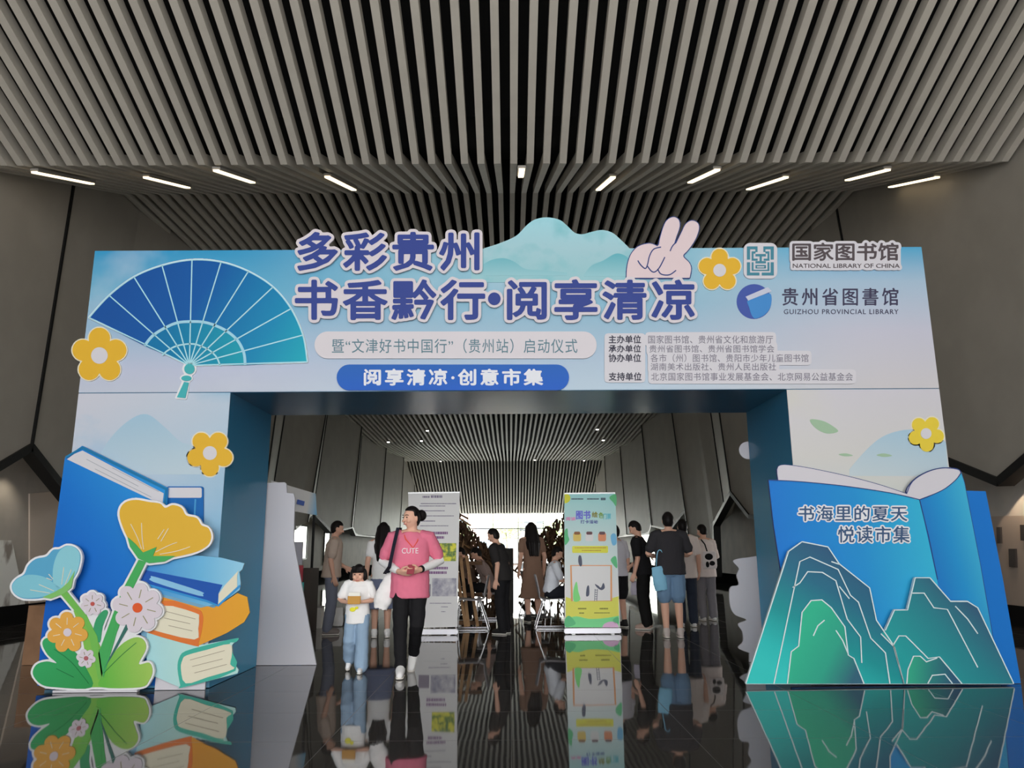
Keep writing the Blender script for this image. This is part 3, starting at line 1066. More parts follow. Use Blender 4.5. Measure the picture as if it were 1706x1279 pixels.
board('book_cover', top_face, y_, grad('sky_cover', P(*c7(650, 690), y_), P(*c7(1130, 665), y_), [(0, C(60, 140, 210)), (.6, C(110, 184, 226)), (1, C(150, 206, 232))]), st)
board('book_spine', M(c7, (645, 688), (1030, 762), (1012, 800), (1008, 855), (640, 745)), y_ - .004, mat('deep_blue', C(36, 88, 176), .5), st)
board('spine_label', spline(M(c7, (700, 728), (720, 725), (925, 790), (938, 805), (920, 812), (710, 748)), 3), y_ - .008, mat('label_blue', C(140, 196, 230), .5), st)
strokes('cover_edge', [M(c7, (650, 752), (960, 838), (1010, 858), (1112, 765))], 3.5, y_ - .008, mat('edge_blue', C(58, 150, 214), .5), st)
board('page_block', M(c7, (1040, 765), (1105, 695), (1098, 720), (1098, 778), (1012, 850), (1012, 805)), y_ - .006, CREAM, st)
board('book_cover', org, y_, grad('orange_cover', P(*c7(700, 900), y_), P(*c7(1150, 850), y_), [(0, C(226, 150, 60)), (1, C(226, 164, 52))]), st)
board('cover_edge', spline(M(c7, (690, 960), (760, 835), (910, 872), (938, 900), (938, 950), (920, 1030), (900, 1044), (690, 985)), 3), y_ - .004, mat('orange_edge', C(222, 122, 60), .5), st)
board('page_block', spline(M(c7, (700, 955), (750, 858), (905, 892), (921, 915), (918, 965), (900, 1015), (700, 968)), 3), y_ - .008, CREAM, st)
strokes('page_line', [M(c7, (770, 885), (905, 920)), M(c7, (760, 915), (880, 942)), M(c7, (780, 950), (890, 975))], .7, y_ - .012, mat('page_tan', C(150, 140, 124), .5), st)
board('book_cover', mint, y_, grad('mint_cover', P(*c7(690, 1100), y_), P(*c7(860, 1080), y_), [(0, C(168, 216, 222)), (1, C(182, 224, 220))]), st)
board('cover_edge', spline(M(c7, (835, 1228), (822, 1150), (830, 1100), (860, 1068), (980, 1035), (1100, 1008), (1092, 1028), (1060, 1040), (1090, 1160), (840, 1238)), 3), y_ - .004, mat('mint_edge', C(72, 178, 160), .5), st)
board('page_block', spline(M(c7, (860, 1218), (838, 1150), (845, 1110), (865, 1088), (960, 1062), (1062, 1036), (1074, 1080), (1066, 1130), (1082, 1152), (960, 1190)), 3), y_ - .008, CREAM, st)
strokes('page_line', [M(c7, (880, 1110), (1040, 1066)), M(c7, (890, 1140), (1030, 1105)), M(c7, (900, 1170), (1050, 1130))], .7, y_ - .012, MATS['page_tan'], st)

YF = YG - .19
fb = thing('flower_cutout_board', 'white-edged cut-out of bright flowers and green leaves in front of the left books', 'display board', (P(150, 1146, YF).x, YF, 0))
yf_pet = spline(M(c7, (660, 640), (600, 560), (560, 470), (555, 415), (580, 380), (630, 368), (690, 378), (740, 385), (765, 405), (800, 392), (840, 405), (862, 440), (910, 452), (932, 485), (965, 500), (978, 540), (960, 580), (900, 612), (800, 635), (720, 652)), 4)
bf = spline(M(c7, (290, 792), (200, 822), (110, 825), (65, 800), (55, 765), (75, 735), (112, 712), (130, 672), (165, 642), (215, 630), (245, 600), (275, 596), (310, 580), (350, 590), (372, 625), (365, 680), (345, 725)), 4)
sep1 = M(c7, (590, 540), (625, 570), (662, 612), (725, 586), (708, 628), (812, 628), (762, 654), (690, 662), (640, 640), (602, 585))
sep2 = M(c7, (195, 820), (250, 796), (286, 776), (315, 750), (345, 698), (330, 775), (300, 800), (235, 826))
stem1 = M(c7, (642, 645), (676, 655), (610, 790), (570, 900), (540, 985), (480, 1190), (462, 1180), (505, 960), (560, 800))
stem2 = M(c7, (280, 805), (308, 790), (400, 905), (450, 1000), (478, 1190), (455, 1200), (405, 965), (365, 905))
lf1 = spline(M(c7, (425, 1236), (260, 1236), (190, 1222), (152, 1175), (168, 1132), (215, 1116), (262, 1124), (220, 1085), (196, 1035), (215, 1008), (270, 1018), (340, 1065), (395, 1140)), 4)
lf2 = spline(M(c7, (470, 1236), (466, 1190), (500, 1115), (560, 1040), (620, 1006), (662, 1014), (676, 1058), (642, 1128), (690, 1122), (706, 1160), (690, 1205), (650, 1236)), 4)
lfm = M(c7, (340, 880), (400, 900), (470, 1060), (480, 1236), (410, 1236), (400, 1110), (380, 1000))
bl1 = spline(M(c7, (432, 985), (445, 920), (480, 880), (500, 890), (475, 955), (462, 1030)), 3)
bl2 = M(c7, (530, 880), (552, 885), (500, 1080), (470, 1190), (455, 1080))
bl3 = M(c7, (588, 935), (606, 940), (520, 1090), (482, 1150))
FL = [c7(428, 850) + (20, 7), c7(636, 868) + (43, 8), c7(312, 982) + (34, 7), c7(398, 1102) + (15.5, 6)]


def petals(cx, cy, r, n, rot=10):
    return [circ(cx + r * .69 * math.cos(rad(rot + 360 / n * k)), cy + r * .69 * math.sin(rad(rot + 360 / n * k)), r * .69 * math.sin(math.pi / n) * 1.08, 18) for k in range(n)] + [circ(cx, cy, r * .56)]


sil = [yf_pet, bf, sep1, sep2, stem1, stem2, lf1, lf2, lfm, bl1, bl2, bl3]
for cx, cy, r, n in FL: sil += petals(cx, cy, r, n)
grown_board('flower_board', sil, 3.4, YF, EDGE, fb, .03)
bm = bmesh.new()
box(bm, P(90, 1140, YF).x, P(230, 1140, YF).x, YF - .01, YF + .045, 0.003, 0.02)
bmesh_obj('base_strip', bm, WHITE, fb)
a_ = YF - .004
GR = lambda n, a, b_, p, q: grad(n, P(*p, a_), P(*q, a_), [(0, a), (1, b_)])
board('petals', yf_pet, a_, mat('flower_gold', C(222, 178, 62), .5), fb)
board('petals', bf, a_, mat('petal_blue', C(92, 168, 206), .5), fb)
board('front_petal', spline(M(c7, (252, 772), (245, 690), (268, 615), (310, 582), (350, 592), (370, 625), (363, 680), (345, 722), (300, 785)), 4), a_ - .003, mat('petal_aqua', C(140, 204, 218), .5), fb)
board('front_petal', spline(M(c7, (66, 798), (58, 765), (80, 735), (132, 715), (200, 724), (250, 755), (282, 788), (200, 816), (110, 822)), 4), a_ - .003, mat('petal_aqua2', C(130, 198, 216), .5), fb)
strokes('petal_line', [M(c7, (605, 480), (635, 540), (655, 595)), M(c7, (655, 475), (658, 540), (665, 598)), M(c7, (720, 610), (780, 580), (820, 565)), M(c7, (740, 620), (820, 605), (880, 585)), M(c7, (730, 550), (760, 505)), M(c7, (745, 560), (780, 500)),
                       M(c7, (300, 765), (330, 690)), M(c7, (285, 760), (295, 680)), M(c7, (250, 790), (180, 760)), M(c7, (230, 800), (140, 785)), M(c7, (215, 730), (240, 740)), M(c7, (225, 712), (245, 735))], 1.1, a_ - .007, mat('petal_pale', C(228, 222, 200), .5), fb, .003, True)
G1 = GR('leaf_green', C(58, 170, 104), C(54, 150, 84), c7(200, 1030), c7(420, 1236))
G2 = GR('leaf_lime', C(104, 186, 76), C(160, 200, 96), c7(480, 1180), c7(690, 1120))
G3 = mat('stem_green', C(74, 172, 96), .5)
board('leaf', lf1, a_ - .003, G1, fb)
board('leaf', lfm, a_ - .002, mat('leaf_yellow_green', C(128, 190, 84), .5), fb)
board('leaf', lf2, a_ - .003, G2, fb)
board('leaf', bl1, a_ - .003, mat('leaf_mid_green', C(62, 160, 110), .5), fb)
board('leaf', bl2, a_ - .006, G3, fb)
board('leaf', bl3, a_ - .006, mat('leaf_grey_green', C(60, 112, 104), .5), fb)
strokes('leaf_vein', [M(c7, (250, 1060), (330, 1120), (410, 1220)), M(c7, (260, 1150), (340, 1190)), M(c7, (480, 1170), (560, 1090), (630, 1030))], .8, a_ - .009, mat('vein_green', C(48, 130, 80), .5), fb, .003, True)
board('stem', stem1, a_ - .005, G3, fb)
board('stem', stem2, a_ - .006, mat('stem_lime', C(116, 188, 88), .5), fb)
board('sepal', sep1, a_ - .009, G3, fb)
board('sepal', sep2, a_ - .009, mat('sepal_lime', C(130, 194, 110), .5), fb)
WP = mat('petal_white', C(216, 208, 218), .5)
for (cx, cy, r, n), m_, c_, cr_ in zip(FL, (WP, WP, mat('petal_orange', C(226, 170, 80), .5), WP), (mat('dot_red', C(190, 90, 84), .5), mat('dot_orange', C(224, 96, 52), .5), WP, mat('dot_rose', C(176, 104, 110), .5)), (.17, .19, .2, .24)):
    grown_board('petals', petals(cx, cy, r, n), .1, a_ - .012, m_, fb, .004)
    strokes('petal_line', [[(cx + r * .38 * math.cos(rad(10 + 360 / n * k)), cy + r * .38 * math.sin(rad(10 + 360 / n * k))), (cx + r * .72 * math.cos(rad(12 + 360 / n * k)), cy + r * .72 * math.sin(rad(12 + 360 / n * k)))] for k in range(n)],
            max(.8, r * .03), a_ - .015, mat('petal_stroke', C(150, 150, 110), .5) if m_ is WP else MATS['petal_pale'], fb)
    board('flower_centre', circ(cx, cy, r * cr_, 20), a_ - .018, c_, fb)

# ================================================================== RIGHT CUT-OUT BOARDS
YR = YG - .08
rb = thing('book_cutout_board', 'huge open blue book cut-out with white lettering leaning on the right pillar', 'display board', (P(1480, 1138, YR).x, YR, 0))
back = M(c8, (1030, 365), (1125, 368), (1200, 750), (1282, 1222), (1185, 1222), (1100, 700))
board('back_cover', back, YR + .02, mat('book_royal', C(32, 118, 204), .5), rb, .02)
edge = spline(M(c8, (162, 318), (300, 325), (500, 345), (700, 375), (832, 405)), 4, False)
front = edge + M(c8, (870, 560), (910, 750), (995, 1222), (300, 1222), (262, 1222), (215, 710), (185, 520))
pages = spline(M(c8, (205, 322), (205, 258), (280, 256), (450, 288), (620, 330), (760, 375), (832, 405)), 4, False) + edge[::-1][4:-3]
rollw = spline(M(c8, (775, 378), (800, 325), (860, 285), (930, 265), (1000, 270), (1013, 290), (990, 320), (930, 365), (832, 405)), 4)
curl = spline(M(c8, (832, 405), (930, 365), (990, 320), (1016, 286)), 4, False) + M(c8, (1030, 330), (1100, 690), (1192, 1222), (990, 1222), (910, 760))
grown_board('outline_board', [front, pages, rollw, curl], 1.2, YR, NAVY, rb, .02)
yb = YR - .004
board('front_cover', front, yb, grad('cover_blue', P(*c8(200, 600), yb), P(*c8(880, 560), yb), [(0, C(30, 122, 210)), (.55, C(40, 146, 212)), (1, C(58, 182, 218))]), rb)
board('page_block', pages, yb, mat('page_lilac', C(208, 206, 214), .5), rb)
board('page_roll', rollw, yb - .003, MATS['page_lilac'], rb)
board('curled_cover', curl, yb - .003, grad('curl_blue', P(*c8(870, 600), yb), P(*c8(1090, 560), yb), [(0, C(36, 124, 200)), (.45, C(40, 146, 208)), (1, C(66, 176, 214))]), rb)
strokes('cover_line', [edge, M(c8, (832, 405), (870, 560), (912, 760)), spline(M(c8, (832, 405), (930, 365), (990, 320), (1016, 286)), 4, False), spline(M(c8, (775, 378), (800, 325), (860, 285), (930, 265), (1000, 270), (1016, 286)), 4, False)], 1.3, yb - .007, NAVY, rb)
LB = mat('lettering_slate', C(66, 92, 128), .5)
q1 = lettering('book_lettering', '书海里的夏天', (1330, 842, 1512, 868), yb - .012, LB, rb, .0125, .004, 1.12)[1]
q2 = lettering('book_lettering', '悦读市集', (1396, 876, 1516, 904), yb - .012, LB, rb, .0125, .004, 1.12)[1]
grown_board('lettering_outline', q1 + q2, 2.2, yb - .008, EDGE, rb, .006, .4)

YM = YG - .16
mb_ = thing('mountain_cutout_board', 'teal mountain cut-out with white contour lines in front of the open book', 'display board', (P(1475, 1138, YM).x, YM, 0))
m1 = M(c8, (60, 1222), (250, 635), (310, 592), (425, 615), (475, 690), (610, 797), (640, 940), (715, 1050), (762, 1222))
m2 = M(c8, (660, 1000), (680, 985), (720, 895), (778, 895), (812, 752), (878, 752), (970, 857), (1045, 857), (1090, 885), (1250, 1222), (760, 1222), (720, 1060))
grown_board('mountain_board', [m1, m2], 1.0, YM, mat('contour_white', C(216, 234, 238), .5), mb_, .03)
ym = YM - .004
board('peak', m1, ym, grad('peak_teal', P(*c8(420, 600), ym), P(*c8(160, 1150), ym), [(0, C(54, 92, 128)), (.3, C(46, 112, 140)), (.6, C(36, 150, 154)), (.85, C(48, 190, 188)), (1, C(56, 200, 196))]), mb_)
board('peak', m2, ym - .003, grad('peak_teal_right', P(*c8(1010, 820), ym), P(*c8(760, 1100), ym), [(0, C(58, 96, 126)), (.45, C(46, 134, 146)), (1, C(42, 160, 162))]), mb_)
board('inner_peak', M(c8, (245, 1222), (262, 1080), (295, 1055), (310, 905), (350, 853), (398, 850), (440, 885), (500, 970), (515, 1095), (540, 1110), (585, 1222)), ym - .006,
      grad('peak_green', P(*c8(310, 1000), ym), P(*c8(560, 1150), ym), [(0, C(54, 184, 148)), (.55, C(52, 166, 142)), (1, C(56, 104, 126))]), mb_)
board('inner_peak', M(c8, (775, 1222), (780, 1160), (805, 1100), (835, 1100), (862, 1125), (920, 1103), (1018, 1222)), ym - .006,
      grad('peak_green_right', P(*c8(790, 1160), ym), P(*c8(980, 1190), ym), [(0, C(56, 170, 140)), (.5, C(50, 130, 130)), (1, C(52, 92, 122))]), mb_)
strokes('contour_line', [M(c8, (185, 1222), (300, 680), (345, 660), (470, 715), (525, 830), (560, 860), (615, 1020), (680, 1085), (700, 1222)),
                         M(c8, (245, 1222), (262, 1080), (295, 1055), (310, 905), (350, 853), (398, 850), (440, 885), (500, 970), (515, 1095), (540, 1110), (585, 1222)),
                         M(c8, (268, 795), (300, 775), (335, 725), (400, 728), (460, 765), (510, 935), (570, 1015), (575, 1130)), M(c8, (475, 790), (520, 845)), M(c8, (440, 680), (475, 692)),
                         M(c8, (360, 1010), (380, 965), (410, 940)), M(c8, (460, 985), (490, 1030), (515, 1090)),
                         M(c8, (800, 820), (852, 820), (895, 885), (955, 892), (1090, 1150)), M(c8, (990, 878), (1045, 935), (1090, 1000)),
                         M(c8, (715, 1050), (740, 1010), (770, 1010), (870, 1110), (920, 1103), (1020, 1222)), M(c8, (775, 1222), (780, 1160), (805, 1100), (835, 1100), (862, 1125), (910, 1108)),
                         M(c8, (868, 1222), (888, 1185), (945, 1180), (978, 1222)), m1[:9], m2[1:10], M(c8, (660, 1000), (720, 1060), (762, 1222))], 1.9, ym - .010, MATS['contour_white'], mb_)

# white backs of the boards that face the other way
YW = YB + .06
wb = thing('cutout_board_back', 'plain white back of a tall board behind the left arch pillar', 'display board', (P(470, 1105, YW).x, YW, 0))
board('board', [(400, 1125), (400, 806), (474, 803), (477, 806), (478, 821), (489, 822), (491, 830), (489, 900), (526, 1125)], YW, WHITE, wb, .03)
wr = thing('cutout_board_back', 'plain white scalloped back of a board behind the right arch pillar', 'display board', (P(1245, 1105, YW).x, YW, 0))
cw = lambda x, y: (1000 + x / 4.263, 820 + y / 4.263)
board('board', spline(M(cw, (1120, 450), (1050, 462), (985, 470), (945, 490), (985, 540), (970, 590), (985, 655), (930, 670), (918, 720), (925, 810), (960, 870), (1040, 905), (980, 935), (1010, 990), (1015, 1060), (980, 1105), (1060, 1140)), 4, False) + [(1250, 1125), (1345, 1125), (1330, 925)], YW, WHITE, wr, .03)

# ================================================================== PEOPLE
KP = 0.68


def loft(bm, rings, n=20, cap=True):
    """rings: (x, y, z, rx, ry)"""
    R = []
    for x, y, z, rx, ry in rings:
        R.append([bm.verts.new((x + rx * math.cos(2 * math.pi * k / n), y + ry * math.sin(2 * math.pi * k / n), z)) for k in range(n)])
    for A, B in zip(R, R[1:]):
        for k in range(n):
            bm.faces.new((A[k], A[(k + 1) % n], B[(k + 1) % n], B[k]))
    bm.faces.new(R[0][::-1])
    bm.faces.new(R[-1])


def limb(bm, pts, rs, n=12, fl=1.0):
    """tapered limb with round ends; fl flattens front to back"""
    pts = [Vector(p) for p in pts]
    d0, d1 = (pts[0] - pts[1]).normalized(), (pts[-1] - pts[-2]).normalized()
    P_ = [pts[0] + d0 * rs[0] * q for q in (.97, .7)] + pts + [pts[-1] + d1 * rs[-1] * q for q in (.7, .97)]
    R_ = [rs[0] * .25, rs[0] * .72] + list(rs) + [rs[-1] * .72, rs[-1] * .25]
    tube(bm, P_, R_, n)


def finish(name, bm, m, parent, vox, smooth=4, wrinkle=0.0):
    bmesh.ops.recalc_face_normals(bm, faces=bm.faces)
    me = bpy.data.meshes.new(name)
    bm.to_mesh(me)
    bm.free()
    o = bpy.data.objects.new(name, me)
    COL.objects.link(o)
    r = o.modifiers.new('r', 'REMESH')
    r.mode, r.voxel_size = 'VOXEL', vox
    if smooth:
        q = o.modifiers.new('s', 'SMOOTH')
        q.factor, q.iterations = 0.5, smooth
    dg = bpy.context.evaluated_depsgraph_get()
    me2 = bpy.data.meshes.new_from_object(o.evaluated_get(dg))
    bpy.data.objects.remove(o)
    bpy.data.meshes.remove(me)
    if wrinkle:
        for v, nn in zip(me2.vertices, [Vector(x.normal) for x in me2.vertices]):
            c = v.co
            v.co = c + nn * wrinkle * (noise.noise(Vector((c.x * 9, c.y * 9, c.z * 14 + c.x * 6))) + .5 * noise.noise(c * 28))
    me2.materials.clear()
    me2.name = name
    return link(name, me2, m, parent, True)


SKIN = mat('skin', C(190, 150, 130, KP), .5)
HAIR = mat('black_hair', (0.012, 0.010, 0.010, 1), .45)
DARK = mat('eye_dark', (0.01, 0.01, 0.01, 1), .2)
LIP = mat('lip', C(170, 96, 92, KP), .5)
SHW = mat('shoe_white', C(215, 212, 210, KP), .5)
SHB = mat('shoe_black', (0.02, 0.02, 0.02, 1), .5)
SOLE = mat('shoe_sole', C(200, 196, 190, KP), .6)


def hand(bm, w, d, nrm, s=1.0, curl=.5, thumb=1):
    """palm and five fingers from wrist w along d; nrm = palm side"""
    w, d, nrm = Vector(w), Vector(d).normalized(), Vector(nrm).normalized()
    nrm = (nrm - d * nrm.dot(d)).normalized()
    sd = d.cross(nrm) * thumb
    for k in (-1, -.33, .33, 1):
        limb(bm, [w + sd * .012 * k * s, w + d * .045 * s + sd * .022 * k * s, w + d * .085 * s + sd * .026 * k * s], [.019 * s, .017 * s, .0125 * s], 8)
    for k, ln in ((-1.05, .062), (-.36, .075), (.34, .082), (1.02, .072)):
        a = w + d * .088 * s + sd * .028 * k * s
        b_ = a + (d * math.cos(curl * .6) + nrm * math.sin(curl * .6)) * ln * .5 * s
        c_ = b_ + (d * math.cos(curl * 1.7) + nrm * math.sin(curl * 1.7)) * ln * .5 * s
        limb(bm, [a, b_, c_], [.0105 * s, .0095 * s, .008 * s], 8)
    a = w + d * .03 * s + sd * .03 * s
    b_ = a + (d * .6 + sd * .7 + nrm * .35).normalized() * .036 * s
    limb(bm, [a, b_, b_ + (d * .85 + sd * .15 + nrm * .4).normalized() * .03 * s], [.013 * s, .0115 * s, .009 * s], 8)


def person(label, loc, H, face, bend=0.0, head=(0, 0), arms=None, legs=None, sit=False, vox=.011, detail=False, build=1.0, child=False,
           top=None, low=None, shoes=None, hair='short', group=None, skin=SKIN):
    """face: degrees, 0 looks at the camera, 90 looks to the right of the picture, 180 away.
    All shapes are laid out for a 1.7 m figure looking along -y and scaled."""
    root = thing('person', label, 'person', loc, rad(face), group)
    s = H / 1.7
    dz = .475 / (H / 1.7) + .085 - .90 if sit else 0.0
    hs = 1.32 if child else 1.0            # children have larger heads
    bn = rad(bend)

    def U(x, y, z):                        # upper body bends about the hips
        h = z - .95
        return Vector((x, y * math.cos(bn) - h * math.sin(bn), .95 + h * math.cos(bn) + y * math.sin(bn) + dz))
    sw = .172 * build
    lg = {'hL': (.088, 0, .90 + dz), 'kL': (.095, -.02, .49), 'aL': (.095, .03, .085), 'hR': (-.088, 0, .90 + dz), 'kR': (-.095, -.02, .49), 'aR': (-.095, .03, .085)}
    if sit: lg.update({'kL': (.11, -.43, .89 + dz), 'aL': (.11, -.40, .085), 'kR': (-.11, -.43, .89 + dz), 'aR': (-.11, -.40, .085)})
    if legs: lg.update(legs)
    ar = {'sL': U(sw, 0, 1.385), 'eL': U(.225 * build, .03, 1.10), 'wL': U(.235 * build, -.05, .86), 'sR': U(-sw, 0, 1.385), 'eR': U(-.225 * build, .03, 1.10), 'wR': U(-.235 * build, -.05, .86)}
    if arms:
        for k, v in arms.items():
            if k[0] in 'ew': ar[k] = U(*v)
    hc = U(0, -.015, 1.575 if not child else 1.53)
    nk = U(0, 0, 1.44)
    HM = Matrix.Rotation(rad(head[0]), 3, 'Z') @ Matrix.Rotation(bn * .6 + rad(head[1]), 3, 'X')

    def hp(x, y, z): return hc + HM @ Vector((x * hs, y * hs, z * hs))

    def scale(bm):
        bmesh.ops.scale(bm, vec=(s, s, s), verts=bm.verts)
        return bm
    # --- body
    bm = bmesh.new()
    for z0, z1, ra, rb_ in ((.93, 1.06, .148, .128), (1.06, 1.20, .128, .14), (1.20, 1.36, .142, .15)):
        A, B = U(0, 0, z0), U(0, 0, z1)
        loft(bm, [(A.x, A.y, A.z - .03, ra * build, ra * .68), (A.x, A.y, A.z, ra * build, ra * .68), (B.x, B.y, B.z, rb_ * build, rb_ * .68), (B.x, B.y, B.z + .03, rb_ * build * .9, rb_ * .6)])
    limb(bm, [ar['sL'], U(0, 0, 1.40), ar['sR']], [.055, .075, .055])
    limb(bm, [U(0, .01, 1.38), hp(0, .012, -.06)], [.06, .052 * (hs * .9 + .1)])
    for sd_ in 'LR':
        limb(bm, [lg['h' + sd_], lg['k' + sd_], Vector(lg['k' + sd_]).lerp(Vector(lg['a' + sd_]), .3), lg['a' + sd_]], [.088 * build, .058, .056, .037])
        a_ = Vector(lg['a' + sd_])
        dn = (a_ - Vector(lg['k' + sd_])).normalized()
        fw = (Vector((0, -1, 0)) - dn * (-dn.y)).normalized()
        limb(bm, [a_, a_ + dn * .035 + fw * .11], [.035, .028])
        limb(bm, [ar['s' + sd_], ar['e' + sd_], Vector(ar['e' + sd_]).lerp(Vector(ar['w' + sd_]), .3), ar['w' + sd_]], [.048 * build, .04 * build, .039 * build, .027])
        d = (arms or {}).get('hand' + sd_)
        if d:
            hand(bm, ar['w' + sd_], d[0], d[1], 1.05, d[2], d[3])
        else:
            e = Vector(ar['w' + sd_]) - Vector(ar['e' + sd_])
            hand(bm, ar['w' + sd_], e + Vector((0, -.03, 0)), Vector((-1 if sd_ == 'L' else 1, -.2, 0)), 1.0, .55, 1 if sd_ == 'L' else -1)
    for v in ball(bm, (0, 0, 0), .076, .094, .118, 20):
        p = v.co
        if p.z < 0: p.x *= 1 - .30 * (-p.z / .118) ** 1.5; p.y *= 1 - .12 * (-p.z / .118)
        if p.y < -.05 and -.02 < p.z < .03: p.y += .006
        v.co = hp(*p)
    limb(bm, [hp(0, -.088, .012), hp(0, -.104, -.022)], [.008 * hs, .0125 * hs], 8)
    ball(bm, hp(0, -.082, -.052), .02 * hs, .012 * hs, .009 * hs, 8)
    for q in (-1, 1):
        ball(bm, hp(q * .077, .012, -.005), .010 * hs, .02 * hs, .03 * hs, 10)
        ball(bm, hp(q * .042, -.070, -.025), .022 * hs, .016 * hs, .02 * hs, 8)
    body = finish('body', scale(bm), skin, root, vox * .75, 3)
    if detail:
        for q in (-1, 1):
            bm = bmesh.new()
            ball(bm, hp(q * .031, -.0865, .012), .0125 * hs, .006 * hs, .0055 * hs, 10, HM)
            bmesh_obj('eye', scale(bm), DARK, root, True, True)
            bm = bmesh.new()
            limb(bm, [hp(q * .016, -.093, .034), hp(q * .034, -.09, .039), hp(q * .05, -.078, .033)], [.003 * hs] * 3, 6)
            bmesh_obj('eyebrow', scale(bm), HAIR, root, True, True)
        bm = bmesh.new()
        limb(bm, [hp(-.021, -.0875, -.058), hp(0, -.0955, -.056), hp(.021, -.0875, -.058)], [.004 * hs, .0065 * hs, .004 * hs], 8)
        bmesh_obj('mouth', scale(bm), LIP, root, True, True)
    # --- hair
    bm = bmesh.new()
    line = {'bob': .045, 'bun': .075}.get(hair, .05)
    for v in ball(bm, (0, 0, 0), 1, 1, 1, 28):
        p = v.co.copy()
        f_ = 1.0
        if p.y < -.35 and p.z < line / .118: f_ = .72
        if p.z < -.55 and p.y < .3: f_ = .72
        if abs(p.x) > .6 and p.y < .15 and p.z < .05: f_ = .80
        if p.z < -.82: f_ = .75
        v.co = hp(p.x * .085 * f_, p.y * .104 * f_ + .008, p.z * .122 * f_ + .012)
    if hair == 'bun':
        ball(bm, hp(.0, .135, .03), .058, .055, .062, 14)
        limb(bm, [hp(0, .09, .03), hp(0, .12, .03)], [.04, .04])
    if hair == 'bob':
        for k in range(13):
            t = rad(-12 + 204 * k / 12)
            limb(bm, [hp(.078 * math.cos(t), .095 * math.sin(t) + .005, .05), hp(.088 * math.cos(t), .104 * math.sin(t) + .005, -.02), hp(.086 * math.cos(t), .10 * math.sin(t) + .005, -.085)], [.024 * hs, .026 * hs, .016 * hs], 8)
        for k in range(7):
            x = -.066 + .022 * k
            limb(bm, [hp(x * .8, -.07, .1), hp(x, -.098 + abs(x) * .45, .062), hp(x, -.098 + abs(x) * .42, .035)], [.018 * hs, .014 * hs, .010 * hs], 8)
    if hair == 'long':
        for k in range(9):
            t = rad(-5 + 190 * k / 8)
            limb(bm, [hp(.07 * math.cos(t), .09 * math.sin(t), .05), hp(.09 * math.cos(t), .11 * math.sin(t) + .01, -.08), U(.11 * math.cos(t), .12 * math.sin(t) + .02, 1.33), U(.10 * math.cos(t), .13 * math.sin(t) + .02, 1.12)], [.03, .035, .038, .02], 8)
    if hair == 'pony':
        limb(bm, [hp(0, .1, .03), hp(0, .15, 0), hp(0, .14, -.16)], [.03, .04, .02])
    finish('hair', scale(bm), HAIR, root, vox * .8, 3, .003)
    # --- clothes
    tm, tkind = top
    fit = 1.0 + (.14 if 'loose' in tkind else 0)
    hem = .76 if 'long' in tkind else .84
    if tkind == 'dress': hem = .40
    bm = bmesh.new()
    rings = [(hem, .172, .135), (.95, .168, .128), (1.08, .158, .118), (1.22, .166, .12), (1.34, .168, .115), (1.40, .14, .09), (1.435, .085, .072)]
    if tkind == 'dress': rings = [(hem, .24, .2), (.70, .20, .165)] + rings[1:]
    out_ = []
    for z, rx, ry in rings:
        c = U(0, 0, z)
        if sit and z < .95: c = U(0, -.02, z + .06)
        out_.append((c.x, c.y, c.z, rx * build * fit * (1 if z < 1.38 else .95), ry * fit))
    loft(bm, out_)
    slv = .95 if 'sleeves' in tkind else (.72 if fit > 1.05 else .6)
    for sd_ in 'LR':
        S_, E_, W_ = Vector(ar['s' + sd_]), Vector(ar['e' + sd_]), Vector(ar['w' + sd_])
        q = S_.lerp(E_, .92) if slv < .7 else E_
        pts, rr_ = [S_.lerp(U(0, 0, 1.36), .3), S_, S_.lerp(E_, slv)], [.075 * fit, .066 * fit, .063 * fit]
        if slv > .9: pts, rr_ = pts[:2] + [E_, E_.lerp(W_, .9)], [.075, .068, .058, .046]
        limb(bm, pts, rr_)
    garment = finish('dress' if tkind == 'dress' else 'shirt', scale(bm), tm, root, vox, 4, .006)
    if low:
        lm, lk = low
        bm = bmesh.new()
        if lk == 'skirt':
            loft(bm, [(0, 0, .42, .235, .19), (0, 0, .6, .215, .175), (0, 0, .85, .175, .14), (0, 0, 1.0, .14, .1)])
        else:
            A = Vector((0, 0, .93 + dz))
            loft(bm, [(0, 0, .82 + dz, .168 * build, .122), (0, 0, .93 + dz, .166 * build, .12), (0, 0, 1.03 + dz, .145 * build, .105)])
            w_ = {'tight': (.102, .076, .06), 'wide': (.112, .105, .115), 'straight': (.102, .085, .075), 'shorts': (.112, .118, 0)}[lk]
            for sd_ in 'LR':
                h_, k_, a_ = (Vector(lg[x + sd_]) for x in 'hka')
                if lk == 'shorts': limb(bm, [h_, h_.lerp(k_, .5), h_.lerp(k_, .86)], [w_[0], .115, .108])
                else: limb(bm, [h_, h_.lerp(k_, .5), k_, k_.lerp(a_, .45), k_.lerp(a_, .96)], [w_[0] * build, (w_[0] + w_[1]) / 2, w_[1], (w_[1] + w_[2]) / 2, w_[2]])
        finish({'skirt': 'skirt', 'shorts': 'shorts'}.get(lk, 'trousers'), scale(bm), lm, root, vox, 4, .006)
